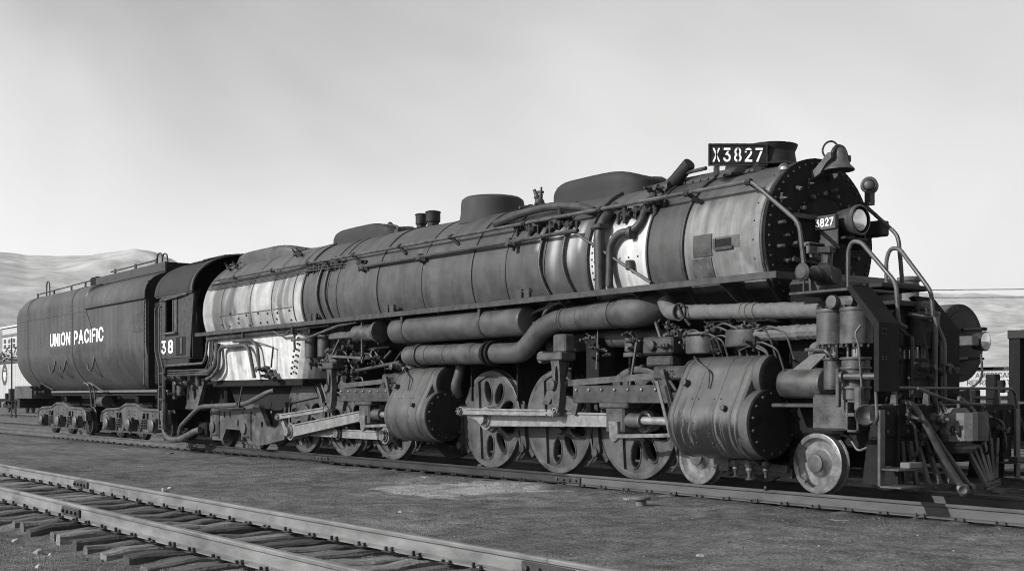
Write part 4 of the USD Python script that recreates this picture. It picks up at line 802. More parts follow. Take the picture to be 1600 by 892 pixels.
part(cab, 'front_wall', prism(fw, 'yz', -19.64, -19.60), 'black')
part(cab, 'back_wall', prism(SG.Polygon([(p[1], p[2]) for p in roof_ring(0)[:46]]).union(SG.box(-1.45, 2.3, 1.45, 3.99)), 'yz', -21.8, -21.76), 'soot')
part(cab, 'cab_shade_sheet', box(-21.5, -19.5, -.9, -.86, 2.3, 4.4), 'dark')  # dark sheet standing in for the shade behind the cab window
for s in (-1, 1):
    wd = part(cab, 'window', [box(-21.42, -21.36, s * 1.485, s * 1.525, 2.97, 3.88), box(-20.60, -20.54, s * 1.485, s * 1.525, 2.97, 3.88), box(-21.42, -20.54, s * 1.485, s * 1.525, 3.85, 3.90)], 'iron')
    part(wd, 'sash', [box(-20.82, -20.56, s * 1.50, s * 1.51, 3.0, 3.85), box(-20.86, -20.81, s * 1.50, s * 1.528, 3.0, 3.85)], 'dust')
    part(wd, 'arm_rest', box(-21.45, -20.5, s * 1.48, s * 1.60, 2.93, 2.985, .012), 'dust')
    part(wd, 'rain_strip', bar((-21.5, s * 1.55, 3.92), (-19.7, s * 1.53, 3.98), .06, .03), 'iron')
part(cab, 'awning_roll', tube([(-21.6, -1.54, 3.86), (-20.5, -1.56, 3.9), (-19.8, -1.53, 3.94)], .035, 8), 'dust')
part(cab, 'figure', to_side(letters('3', .33, .004), -21.70, -1.502, 2.43, .34), 'white')
part(cab, 'figure', to_side(letters('8', .33, .004), -21.22, -1.502, 2.43, .36), 'white')
part(cab, 'builder_text', [box(-21.0 + .07 * k, -20.95 + .07 * k, -1.504, -1.502, 2.34, 2.355) for k in range(6)], 'dust', kind='stuff')
part(cab, 'side_panel', box(-20.64, -20.0, -1.512, -1.50, 2.36, 2.84), 'dark', label='dark panel with a pale bar beside the cab figures')
part(cab, 'panel_bar', box(-20.30, -20.18, -1.532, -1.512, 2.40, 2.82, .006), 'grey')
part(cab, 'apron', [box(-21.85, -19.85, s * 1.40, s * 1.48, 2.08, 2.27, .015) for s in (-1, 1)], 'black', each=True)
part(cab, 'rivets', rivets([(x, -1.501, 2.34) for x in np.arange(-21.8, -19.8, .14)] + [(-21.8, -1.501, z) for z in np.arange(2.5, 3.9, .14)], (0, -1, 0), .014), 'iron', True, kind='stuff')
for x in (-21.62, -21.34): part(L, 'ladder_rail', tube([(x - .12, -1.58, 3.7), (x - .12, -1.66, 3.66), (x - .12, -1.66, 2.5), (x, -1.6, 2.05), (x, -1.6, .42)], .022, 8, .1), 'dust')
for z in (.5, .85, 1.2, 1.55, 1.9): part(L, 'ladder_rung', box(-21.62, -21.34, -1.62, -1.58, z - .012, z + .012), 'dust')
part(L, 'ladder_step', box(-21.65, -21.3, -1.62, -1.5, .40, .43), 'dust')
part(L, 'cab_pipe', tube([(-21.42, -1.52, 1.0), (-21.42, -1.52, 2.02), (-21.3, -1.52, 2.1), (-18.95, -1.45, 2.12), (-18.85, -1.42, 2.3), (-18.8, -1.4, 2.72), (-13.9, -1.38, 2.75)], .035, 8, .12), 'dust')
for k, (dx, dz, r) in enumerate(((.0, -.07, .025), (.1, -.13, .02), (.2, -.19, .03))):
    part(L, 'cab_pipe', tube([(-21.3, -1.48, 2.03 + dz), (-18.9 + dx, -1.40, 2.03 + dz), (-18.75 + dx, -1.38, 2.2), (-18.7 + dx, -1.36, 2.78)], r, 6, .1), 'iron')
part(L, 'injector', [valve((-20.7, -1.3, 1.75), 2.0, 1), valve((-20.3, -1.3, 1.6), 1.6, 2), valve((-20.9, -1.25, 1.35), 1.6, 3), rcyl((-20.8, -1.3, 1.3), (-20.8, -1.3, 1.95), .12, .03), box(-21.2, -21.05, -1.4, -1.3, 1.2, 1.95, .02)], 'iron')
part(L, 'injector_pipe', tube([(-19.6, -1.3, 1.55), (-19.62, -1.32, 1.8), (-19.4, -1.35, 1.88), (-18.6, -1.38, 1.92), (-18.25, -1.38, 2.1), (-18.2, -1.38, 2.6)], .075, 14, .18), 'iron')
part(L, 'injector_pipe', tube([(-18.9, -1.38, 1.72), (-18.5, -1.4, 1.78), (-18.1, -1.4, 2.0), (-18.05, -1.4, 2.42), (-17.9, -1.4, 2.5), (-16.55, -1.38, 2.5), (-16.35, -1.38, 2.38), (-16.2, -1.32, 1.72)], .045, 10, .12), 'dust')
part(L, 'injector_pipe', tube([(-17.2, -1.4, 2.62), (-16.2, -1.38, 2.6), (-15.95, -1.36, 2.45), (-15.9, -1.33, 1.9)], .04, 10, .12), 'grey')
part(L, 'thin_line', tube([(-16.4, -1.42, 2.62), (-15.6, -1.38, 2.5), (-15.1, -1.35, 2.4)], .012, 6), 'iron')
part(L, 'check_bracket', [valve((-15.4, -1.3, 1.9), 1.4, 5), valve((-15.2, -1.3, 1.75), 1.4, 6), cyl((-15.3, -1.32, 1.95), (-15.15, -1.34, 2.4), .02)], 'iron')
part(L, 'under_board_pipe', tube([(-18.8, -1.42, 2.76), (-14.9, -1.42, 2.76), (-14.7, -1.42, 2.66), (-14.3, -1.42, 2.66), (-14.1, -1.42, 2.76), (-12.3, -1.4, 2.78)], .03, 8, .08), 'dust')
part(L, 'under_board_pipe', tube([(-14.0, -1.44, 2.52), (-13.4, -1.44, 2.52), (-11.9, -1.44, 2.74), (-11.1, -1.44, 2.78)], .028, 8, .1), 'dust')
part(L, 'under_board_pipe', tube([(-13.9, -1.44, 2.74), (-13.9, -1.42, 2.3)], .03, 8), 'dust')
for k, x in enumerate((-13.55, -12.95)): part(L, 'filter_pot', [rcyl((x, -1.2, 2.12), (x, -1.2, 2.6), .14, .03, 18), valve((x, -1.2, 2.1), 1.0, k, (0, 0, -1))], 'grey')
part(L, 'power_reverse', [rcyl((-11.35, -1.3, 2.56), (-10.45, -1.3, 2.56), .17, .03, 22), rcyl((-10.5, -1.3, 2.56), (-10.4, -1.3, 2.56), .22, .02, 22), box(-12.5, -11.3, -1.34, -1.24, 2.48, 2.62, .02)], 'dust', label='power reverse cylinder under the running board')
part(L, 'reverse_frame', [bar((-11.9, -1.4, 2.45), (-11.9 - .35, -1.4, 2.1), .04, .04), bar((-12.2, -1.4, 2.12), (-10.9, -1.4, 2.05), .04, .05), bar((-10.95, -1.4, 2.8), (-10.95, -1.4, 1.95), .04, .04)], 'dust')
rg5 = random.Random(55)
for k in range(26):
    x = rg5.uniform(-13.3, -9.9); z = rg5.uniform(1.75, 2.7); part(L, 'fitting', valve((x, -1.0 - rg5.random() * .3, z), rg5.uniform(.6, 1.2), k), rg5.choice(['iron', 'dust', 'black', 'black']))
for k in range(8):
    x = rg5.uniform(-13.2, -10.5); z = rg5.uniform(1.6, 2.5); part(L, 'small_pipe', tube([(x, -1.1, z), (x + rg5.uniform(.2, .6), -1.15, z + rg5.uniform(-.1, .1)), (x + rg5.uniform(.5, .9), -1.1, z + rg5.uniform(-.5, .3)), (x + 1.1, -1.0, z + rg5.uniform(-.5, .3))], rg5.uniform(.015, .03), 6), 'iron')
part(L, 'reach_rod', [bar((-12.95, -1.2, 2.45), (-12.62, -1.2, 1.6), .06, .13), bar((-12.7, -1.25, 2.3), (-12.4, -1.25, 1.75), .05, .08), rcyl((-12.3, -1.2, 1.75), (-9.9, -1.15, 1.95), .035, .005)], 'iron')
# ---- trailing truck
tt = SG.Polygon([(-19.25, 1.0), (-17.0, 1.08), (-16.45, 1.05), (-16.0, .55), (-15.6, .5), (-15.1, .62), (-15.1, .32), (-15.9, .2), (-16.4, .14), (-17.0, .16), (-17.3, .52), (-18.3, .55), (-18.6, .2), (-19.2, .2)]).buffer(.03, 3)
for x, z, a_, b_ in ((-18.45, .82, .05, .09), (-18.1, .83, .05, .09), (-18.75, .6, .04, .07), (-17.62, .62, .05, .09), (-16.25, .62, .06, .08)): tt = tt.difference(ellipse(x, z, a_, b_))
for s in (-1, 1):
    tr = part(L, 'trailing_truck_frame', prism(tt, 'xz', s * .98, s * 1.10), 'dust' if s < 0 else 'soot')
    part(tr, 'lip', [bar((-18.9, s * 1.11, .98), (-17.2, s * 1.11, 1.0), .06, .04), bar((-18.25, s * 1.11, .50), (-17.35, s * 1.11, .48), .06, .05)], 'dust')
    for x in (-19.0, -17.1):
        part(tr, 'journal_box', [box(x - .2, x + .2, s * .95, s * 1.17, .28, .86, .04), rcyl((x, s * 1.17, .5), (x, s * 1.22, .5), .15, .02, 18), box(x - .26, x - .21, s * 1.05, s * 1.13, .22, .92), box(x + .21, x + .26, s * 1.05, s * 1.13, .22, .92)], 'dust' if s < 0 else 'soot')
    for x in (-19.0, -17.1):
        part(L, 'truck_wheel', lathe([(-.14, .53), (-.12, .565), (-.1, .535), (0, .53), (0, .45), (-.05, .43), (-.05, .15), (0, .14), (0, 0)], (x, s * .80, .53), (0, s, 0), 48), 'iron', 35)
part(L, 'equalizer_plate', prism([(-15.95, .25), (-14.9, .35), (-15.0, .6), (-15.75, .6)], 'xz', -.95, -.9), 'iron')
part(L, 'train_pipe', tube([(-20.55, -1.45, .30), (-20.45, -1.45, .5), (-19.2, -1.45, 1.02), (-16.9, -1.42, 1.08), (-16.4, -1.40, 1.12), (-15.55, -1.32, 1.36), (-15.4, -1.2, 1.42)], .06, 12, .3), 'grey')
part(L, 'train_pipe_clamp', [ring_arc(.06, .085, -1.5, -1.38, -16.75, 1.09, 0, 360), bar((-16.8, -1.44, 1.05), (-16.62, -1.44, 1.5), .03, .03)], 'iron')
part(L, 'stoker_hose', tube([(-21.85, -1.35, 1.1), (-21.8, -1.4, .4), (-21.4, -1.42, .12), (-20.6, -1.4, .14), (-19.75, -1.35, .38), (-19.5, -1.3, .42)], .085, 14, .3), 'grey', 60)
part(L, 'stoker_housing', prism(SG.Polygon([(-20.9, .95), (-20.1, .95), (-19.55, 1.75), (-20.5, 1.75)]).difference(ellipse(-20.25, 1.35, .09, .16)), 'xz', -1.15, -1.05), 'dust')
part(L, 'cab_underframe', [box(-22.0, -19.3, -.7, .7, .9, 2.2, .05), box(-19.9, -19.4, -1.2, -.7, .25, .6, .04), box(-21.7, -20.2, -1.3, -1.2, 2.0, 2.1)], 'soot')
# ---- smokebox bottom, pumps and shields
part(L, 'smokebox_step', [box(.12, 1.08, -1.5, -.55, 2.565, 2.60, .008), box(.0, .5, -1.1, .7, 2.30, 2.38, .02)], 'iron')
part(L, 'step_bracket', [valve((.3, -.9, 2.85), 2.3, 12), rcyl((.15, -.95, 2.82), (.45, -.95, 2.82), .11, .02), cyl((.2, -1.3, 2.6), (.2, -1.3, 2.8), .015), box(-.5, .2, -.85, .85, 2.2, 2.9, .1)], 'iron')
part(L, 'front_shelf', [box(.25, .8, -.5, .55, 2.68, 2.74, .01), box(.2, .85, -.3, .4, 2.45, 2.52, .01)], 'black')
def pump(x, y, zt, m='dust', label=None):
    p = part(L, 'air_pump', [rcyl((x - .17, y, zt - .42), (x - .17, y, zt), .19, .015, 28), rcyl((x + .20, y, zt - .42), (x + .20, y, zt), .20, .015, 28)], m, label=label)
    for xx, r, h1 in ((x - .14, .125, .98), (x + .19, .17, 1.1)):
        part(p, 'air_cylinder', [rcyl((xx, y, zt - h1), (xx, y, zt - .58), r, .012, 26)] + [rcyl((xx, y, zt - z_), (xx, y, zt - z_ - .03), r + .022, .006, 26) for z_ in ((.58,) if xx < x else (.58, .70, .82, .94))], m)
        part(p, 'piston_gland', [cyl((xx, y, zt - .6), (xx, y, zt - .4), .05, n=10), cyl((xx - .07, y - .06, zt - .6), (xx - .07, y - .06, zt - .4), .016), cyl((xx + .07, y - .06, zt - .6), (xx + .07, y - .06, zt - .4), .016)], 'worn')
    part(p, 'head_plate', [rcyl((x - .17, y, zt - .02), (x - .17, y, zt + .03), .2, .01, 26), rcyl((x + .2, y, zt - .02), (x + .2, y, zt + .03), .21, .01, 26)], m)
    part(p, 'valve_chest', [box(x - .02, x + .3, y - .16, y + .1, zt + .03, zt + .17, .03), rcyl((x, y - .16, zt + .1), (x, y - .24, zt + .1), .085, .015, 14), rcyl((x + .24, y - .1, zt + .1), (x + .24, y - .2, zt + .1), .06, .015, 12)], m)
    part(p, 'nuts', [rcyl((xx + r_ * math.cos(a), y + r_ * math.sin(a), zt - .46), (xx + r_ * math.cos(a), y + r_ * math.sin(a), zt - .42), .02, .004, 6) for xx, r_ in ((x - .17, .175), (x + .2, .185)) for a in np.arange(3.2, 6.3, .5)] + [rcyl((xx + r_ * math.cos(a), y + r_ * math.sin(a), zt + .03), (xx + r_ * math.cos(a), y + r_ * math.sin(a), zt + .06), .018, .004, 6) for xx, r_ in ((x - .17, .175), (x + .2, .185)) for a in np.arange(3.0, 6.5, .5)], 'iron', kind='stuff')
    part(p, 'pump_pipe', tube([(x - .5, y - .1, zt - .47), (x - .1, y - .22, zt - .49), (x - .04, y - .2, zt - .55), (x - .04, y - .15, zt - .62)], .022, 8, .06), 'dust')
    part(p, 'pump_pipe', tube([(x + .42, y - .2, zt - .2), (x + .36, y - .24, zt - .3), (x + .42, y - .24, zt - .45), (x + .46, y - .24, zt - .95)], .014, 6, .05), 'dust')
    return p
pump(.80, -1.28, 2.34, 'dust', 'twin cylinder air pump beside the smokebox front')
pump(.62, .35, 2.36, 'iron')
def shield(x, y0, y1, m='soot'):
    pts = [(x - .40, 2.62), (x, 2.16), (x, 1.34), (x - .02, 1.34), (x - .02, 2.15), (x - .42, 2.61)]
    p = part(L, 'pump_shield', prism(pts, 'xz', y0, y1), m)
    part(p, 'side_flange', prism([(x - .40, 2.62), (x, 2.16), (x, 1.34), (x - .07, 1.34), (x - .07, 2.10), (x - .47, 2.60)], 'xz', y0 - .012, y0), m)
    part(p, 'bolts', rivets([(x, y0 + .06 + .06 * k, z) for k in range(2) for z in (1.72, 1.75, 2.02, 2.08)], (1, 0, 0), .013), 'dust', kind='stuff')
    return p
shield(1.50, -1.50, -1.12)
sh = shield(1.02, .42, .86)
part(sh, 'side_plate', prism([(.62, 2.60), (1.0, 2.13), (1.0, 1.34), (.72, 1.34), (.72, 1.9)], 'xz', .43, .445), 'iron')
part(L, 'lube_rod', [rcyl((.98, -1.5, 1.52), (1.42, -1.45, 1.52), .045, .01, 12), rcyl((.94, -1.5, 1.52), (1.0, -1.5, 1.52), .08, .02, 14), box(.90, .95, -1.56, -1.5, 1.15, 1.62, .01), box(1.12, 1.22, -1.5, -1.4, 1.1, 1.4, .02)], 'dust')
part(L, 'front_engine_pipe', tube([(.0, -.85, 1.75), (.1, -1.0, 1.9), (.35, -1.1, 1.95)], .07, 10, .1), 'wrap')
part(L, 'side_plate', prism([(-.25, 1.62), (.35, 1.98), (.38, 1.86), (-.1, 1.5)], 'xz', -1.02, -.98), 'wrap')
part(L, 'drain_cylinder', [rcyl((-.42, -.95, 1.45), (.3, -.95, 1.45), .2, .04, 22)], 'dust')
part(L, 'white_lagging', tube([(-.9, -1.05, 2.12), (.35, -1.05, 2.12)], .1, 10, rib=.02), 'wrap')
# ---- front deck and pilot
deck = part(L, 'front_deck', [box(-.3, 1.42, -1.35, 1.45, 1.14, 1.19, .01), box(.4, 1.42, -1.30, -1.0, .92, 1.14, .02)], 'iron')
part(deck, 'cellar_box', [box(.42, 1.0, -1.42, -1.02, .86, 1.3, .03)], 'dust')
part(deck, 'pocket_frame', [box(1.0, 1.10, -1.46, -1.40, 1.04, 1.08), box(.98, 1.16, -1.46, -1.38, .85, .875), box(.98, 1.16, -1.46, -1.38, 1.21, 1.235), box(.98, 1.005, -1.46, -1.38, .85, 1.235), box(1.14, 1.165, -1.46, -1.38, .85, 1.235)], 'dust')
part(deck, 'push_pocket', lathe([(0, .15), (.02, .17), (.08, .17), (.1, .12), (.02, .08), (.02, 0)][::-1] if False else [(-.05, .12), (.05, .13), (.07, .115), (.02, .05), (.0, 0)], (1.27, -1.45, 1.06), (.55, -.83, 0), 24), 'iron')
beam = part(L, 'pilot_beam', [box(1.32, 1.46, -1.46, 1.46, .78, 1.17, .02)], 'soot')
part(beam, 'bolts', rivets([(1.46, y, z) for y in (-1.3, -.9, -.7, .75, .95, 1.3) for z in (.86, 1.08)], (1, 0, 0), .03), 'dust', True, kind='stuff')
for y in (-1.1, -.45, .45, 1.1):
    part(beam, 'rail_bracket', prism([(1.36, 1.17), (1.46, 1.17), (1.44, 1.38), (1.40, 1.38)], 'xz', y - .02, y + .02), 'dust')
part(L, 'grab_rail', tube([(1.43, -1.50, .95), (1.48, -1.52, 1.02), (1.43, -1.48, 1.36), (1.43, -1.40, 1.385), (1.43, 1.40, 1.385), (1.43, 1.50, 1.34), (1.45, 1.54, 1.05), (1.45, 1.46, 1.0)], .018, 8, .06), 'dust')
part(L, 'pilot_side_plate', [prism([(.98, .20), (1.50, .20), (1.50, 1.10), (1.10, 1.10)], 'xz', s * 1.1, s * 1.14) for s in (-1, 1)], 'soot', each=True)
for s in (-1, 1):
    st = part(L, 'corner_step', [box(1.47, 1.51, s * 1.40, s * 1.50, .20, 1.12, .006), box(1.47, 1.80, s * 1.05, s * 1.5, .20, .225, .006), box(1.47, 1.75, s * 1.02, s * 1.48, .405, .43, .006)], 'dust')
    part(st, 'toe_board', box(1.62, 1.76, s * 1.02, s * 1.28, .43, .50, .01), 'wrap' if s < 0 else 'iron')
part(L, 'pilot_plate', box(1.40, 1.44, -1.40, 1.40, .45, .80), 'soot')
pb = part(L, 'pilot', [bar((1.50, -1.0, .18), (1.92, -.02, .17), .06, .08), bar((1.92, -.0, .17), (1.50, 1.0, .18), .06, .08)], 'iron', label='slatted iron pilot below the coupler')
for k in range(14):
    y = -1.02 + 2.04 * k / 13
    if abs(y) < .2: continue
    yb = y * .95; xb = 1.90 - abs(y) * .42
    part(pb, 'pilot_bar', [bar((1.46, y, .74), (xb, yb, .19), .062, .045)], 'dust' if k % 3 else 'iron')
part(pb, 'foot_bolts', rivets([(1.95 - abs(y) * .42, y, .18) for y in np.arange(-.8, .9, .16)], (1, 0, 0), .028), 'dust', kind='stuff')
# coupler: shank, head with knuckle, lift lever
def back(*ms): m = cat_(ms); m.apply_translation((-.24, -.06, 0)); return m
cp = part(L, 'coupler', back(box(1.3, 1.75, -.14, .14, .80, 1.06, .03),
          prism(SG.Polygon([(1.68, -.20), (1.92, -.30), (2.05, -.27), (2.02, -.16), (1.92, -.10), (1.90, .08), (2.02, .12), (2.10, .22), (2.0, .34), (1.8, .27), (1.68, .2)]).buffer(.015, 3), 'xy', .73, 1.08)), 'coupler', label='dusty coupler head with open knuckle')
part(cp, 'head', back(box(1.66, 2.04, -.30, .10, .66, 1.14, .09), box(1.70, 2.0, -.36, -.1, .74, 1.06, .08)), 'coupler', 25)
part(cp, 'joint_line', back(box(1.95, 2.045, -.13, -.12, .72, 1.08)), 'soot')
part(cp, 'knuckle', back(prism(SG.Polygon([(1.92, -.26), (2.10, -.27), (2.16, -.20), (2.13, -.06), (2.03, -.03), (1.98, -.10)]).buffer(.02, 3), 'xy', .74, 1.08)), 'coupler', 40)
part(cp, 'guard_lip', back(box(1.76, 2.0, -.2, .2, .58, .72, .06)), 'coupler')
part(cp, 'lock_lift', back(tube([(1.86, -.02, 1.12), (1.86, -.02, 1.24), (1.8, .08, 1.28), (1.86, .14, 1.2)], .02, 6)), 'coupler')
part(L, 'lift_lever', tube([(1.5, -.75, 1.38), (1.62, -.35, 1.24), (1.78, -.05, 1.18)], .022, 8), 'dust')
part(L, 'coupler_pocket', [prism([(1.42, 1.2), (1.5, 1.22), (1.72, .98), (1.76, .74), (1.66, .62), (1.44, .70)], 'xz', s * .26, s * .32) for s in (-1, 1)] + [box(1.42, 1.7, -.3, .3, .62, .70, .02)], 'iron')
for k, dy in enumerate((0, .11)):
    h_ = part(L, 'air_hose', tube((([(1.40, -.95, 1.21), (1.55, -.93, 1.20)] if k == 0 else [(1.46, -.62, .98), (1.56, -.66, .97)]) + [(1.66, -.82 + dy, .95 if k == 0 else .86), (1.78, -.66 + dy, .55), (1.92, -.50 + dy * 1.3, .22)]), [.036, .036, .038, .042, .04], 12, .2), 'grey', 60, label='hanging rubber air hose at the pilot' if k == 0 else None)
    part(h_, 'hose_coupling', [lathe([(0, .075), (.03, .08), (.05, .05), (.04, .03), (.02, .0)], (1.93, -.48 + dy * 1.3, .16), (.7, -.7, 0), 18)], 'dust')
part(L, 'corner_chain', tube([(.55, -1.0, .80), (.75, -1.1, .78), (.9, -1.12, .6), (1.05, -1.1, .66), (1.15, -1.1, .85)], .018, 6, .06), 'dust')
part(L, 'pipe_bundle', [valve((1.5, -.55, 1.0), 1.3, 21, (1, 0, 0)), valve((1.5, -.35, .85), 1.3, 22, (1, 0, 0)), valve((1.5, -.7, .8), 1.0, 23, (1, 0, 0))], 'iron')
# ---- front hand rails
part(L, 'stair_rail', tube([(0.500, -0.8, 2.620), (0.500, -0.8, 3.145), (0.560, -0.8, 3.262), (0.699, -0.8, 3.240), (1.224, -0.8, 2.681), (1.261, -0.8, 2.173), (1.301, -0.7, 2.127)], .028, 10, .1), 'dust')
part(L, 'stair_rail', tube([(0.424, 0.1, 2.680), (0.424, 0.1, 3.106), (0.485, 0.1, 3.245), (0.624, 0.1, 3.231), (1.107, 0.1, 2.632), (1.154, 0.1, 2.095)], .028, 10, .1), 'dust')
part(L, 'hanging_rod', tube([(.06, -1.02, 2.89), (.08, -1.02, 2.62)], .02, 6), 'dust')
# valve gear clutter above the front cylinder
part(L, 'saddle_chamber', [rcyl((-1.85, -.95, 1.88), (-1.85, -.95, 2.16), .30, .03, 30)] + [rcyl((-1.85, -.95, 2.15), (-1.85, -.95, 2.19), .34, .01, 30)], 'dust', label='round joint chamber on top of the front cylinder')
part(L, 'saddle_chamber', [rcyl((-1.05, -.9, 1.95), (-1.05, -.9, 2.2), .36, .04, 30), rcyl((-1.05, -.9, 2.2), (-1.05, -.9, 2.26), .25, .02, 24)], 'iron')
part(L, 'saddle_chamber', [rcyl((-3.35, -.95, 1.96), (-3.35, -.95, 2.18), .17, .02, 22), rcyl((-3.35, -.95, 1.88), (-3.35, -.95, 1.95), .19, .01, 22)], 'grey')
part(L, 'lubricator', [box(-3.0, -2.35, -1.15, -.85, 1.9, 2.16, .03), box(-2.95, -2.4, -1.12, -.9, 1.72, 1.88, .03), rcyl((-2.75, -1.15, 2.03), (-2.75, -1.22, 2.03), .08, .02)], 'iron', label='mechanical lubricator box above the crosshead guide')
part(L, 'lever', [bar((-2.62, -1.1, 2.12), (-2.85, -1.1, 2.62), .05, .04), bar((-3.2, -1.2, 1.45), (-3.05, -1.2, 2.1), .03, .03)], 'dust')
rg6 = random.Random(66)
for k in range(30):
    x = rg6.uniform(-4.5, -.6); z = rg6.uniform(1.85, 2.3); part(L, 'fitting', valve((x, -1.0 - rg6.random() * .2, z), rg6.uniform(.4, .8), k + 90, (rg6.uniform(-.5, .5), -1, rg6.uniform(-.3, .8))), rg6.choice(['iron', 'black', 'iron', 'dust']))
for k in range(12):
    x = rg6.uniform(-2.2, -.4); z = rg6.uniform(1.9, 2.25); part(L, 'small_pipe', tube([(x, -1.15, z), (x + .25, -1.2, z + .06), (x + .5, -1.15, z - .05), (x + .55, -1.05, z - .4)], .014, 6, .08), 'dust')
part(L, 'sand_lever', tube([(-4.0, -1.15, 2.32), (-3.98, -1.2, 1.7)], .014, 6), 'dust')
part(L, 'cylinder_brace', bar((-2.30, -1.50, 1.50), (-2.03, -1.50, .74), .02, .05), 'wrap')
part(L, 'rear_exhaust_tee', [rcyl((-9.55, -1.05, 1.8), (-9.55, -1.05, 2.1), .17, .02, 20), valve((-9.7, -1.2, 1.85), 1.2, 33)], 'dust')

# more of the crowded front: pipes, clamps and levers between pumps, beam and pilot
rg7 = random.Random(77)
for y in (-.95, -.6, .25, .6, .95):
    x = 1.47; part(L, 'beam_fitting', [valve((x, y, rg7.uniform(.85, 1.1)), .8, int(y * 90) + 200, (1, 0, -.2)), tube([(x, y, 1.0), (x + .12, y, .95), (x + .14, y + .05, .6), (x, y + .1, .5)], .02, 6, .08)], 'iron')
for k in range(7):
    y = rg7.uniform(-.9, .5); x = rg7.uniform(.75, 1.3); part(L, 'deck_pipe', tube([(x, y, 1.2), (x, y, rg7.uniform(1.6, 2.3)), (x - rg7.uniform(.1, .3), y + rg7.uniform(-.2, .3), rg7.uniform(1.7, 2.4)), (x - .4, y, 2.35)], rg7.uniform(.014, .03), 6, .08), rg7.choice(['iron', 'dust', 'black']))
for k in range(6):
    y = rg7.uniform(-1.0, .3); part(L, 'deck_fitting', valve((rg7.uniform(.9, 1.3), y, rg7.uniform(1.3, 1.8)), .9, k + 300, (.4, -1, .2)), rg7.choice(['iron', 'black']))
part(L, 'cylinder_saddle', [box(-.55, .35, -.8, .8, .7, 2.2, .1)], 'soot')
part(L, 'truck_equalizer', [bar((-1.85, -.78, .36), (-.5, -.78, .30), .06, .10), rcyl((-1.2, -.84, .32), (-1.2, -.74, .32), .09, .01, 14), box(-1.75, -1.55, -.82, -.76, .22, .48, .01), tube([(-.35, -.8, .5), (-.2, -.9, .2), (-.1, -.9, .16)], .02, 6)], 'dust')
part(L, 'running_board_hanger', [box(x - .03, x + .03, -1.5, -1.46, 2.66, 2.82, .008) for x in (-9.3, -6.75, -13.9, -16.5)], 'iron', each=True)

# ------------------------------------------------------------------ tender
TD = thing('tender', 'long dark tender with rounded tank and large white railway lettering', 'tender')
def tank_ring(x, k=1.0, top_=4.84, inset=0.0):
    P = []
    W = 1.55
    for a in np.linspace(0, 90, 9): P.append((.98 + .57 * math.sin(math.radians(a)), top_ - .55 + .55 * math.cos(math.radians(a))))
    for a in np.linspace(0, 58, 16): P.append((W - 1.9 * (1 - math.cos(math.radians(a))) * .98, 2.75 - 1.55 * math.sin(math.radians(a))))
    P.append((.5, 1.42))
    full = [(-y, z) for y, z in P[::-1]] + P
    cz = 3.1
    return [(x, y * k, cz + (z - cz) * k) for y, z in full]
rings = [tank_ring(x, k, tp) for x, k, tp in ((-36.3, .86, 4.5), (-36.27, .93, 4.54), (-36.2, .97, 4.6), (-36.08, .99, 4.66))] + [tank_ring(x, 1.0, 4.6 if x > -28.0 else min(4.84, 4.70 + (x + 35.95) * .22)) for x in np.linspace(-35.95, -22.75, 160)]
def dense(r):                                                       # points every few centimetres round the ring so that stains can follow
    r = np.array(r + [r[0]]); s = np.r_[0, np.cumsum(np.linalg.norm(np.diff(r[:, 1:], axis=0), axis=1))]; q = np.linspace(0, s[-1], 261)[:-1]
    return np.stack([np.interp(q, s, r[:, i]) for i in range(3)], 1)
def tender_tone(v):
    x, z = v[:, 0], v[:, 2]
    g = .042 + .03 * (n3(v, 1.2, .6, .6, 5, 101) - .5) + .03 * (streak(v, 102, 2.5, .2) - .5)
    for a, b in ((-31.9, -29.55), (-29.15, -26.1)):                    # darker paint over older lettering
        m = sstep(x + .25 * (n3(v, 2, 2, 2, 3, 103) - .5), a - .05, a + .1) * sstep(b - x, -.05, .1) * sstep(z + .1 * (n3(v, 5, 5, 5, 2, 104) - .5), 2.62, 2.7) * sstep(2.93 - z + .15 * (n3(v, 4, 4, 4, 3, 109) - .5), 0, .06)
        g = g * (1 - .35 * m)
    m = sstep(n3(v, .8, .8, .5, 4, 105), .55, .68); g = g * (1 - .3 * m)
    m = sstep(2.2 - z, 0, .8) * n3(v, 1.5, 1, .4, 4, 106); g = g + .03 * m
    return np.clip(g, .02, .3)
tk = part(TD, 'tank', loft([dense(r) for r in rings]), 'tone', 40, tone=tender_tone)
for x in (-29.45, -34.6): part(tk, 'seam', loft([[(xx, y * k, 3.1 + (z - 3.1) * k) for _, y, z in tank_ring(0) for xx, k in ((x + dx, kk),)] for dx, kk in ((-.05, 1.0), (-.045, 1.006), (.045, 1.006), (.05, 1.0))]), 'iron', 60)
part(tk, 'rivets', rivets([(x, -1.552, z) for x in (-35.6, -34.9, -34.2, -33.0, -31.9, -30.6, -29.62, -29.28, -28.2) for z in np.arange(3.0, 4.3, .13)] + [(x, -1.552, 3.95) for x in np.arange(-35.5, -28.2, .2)] + [(-22.85, -1.552, z) for z in np.arange(2.8, 4.0, .12)], (0, -1, 0), .016), 'iron', True, kind='stuff')
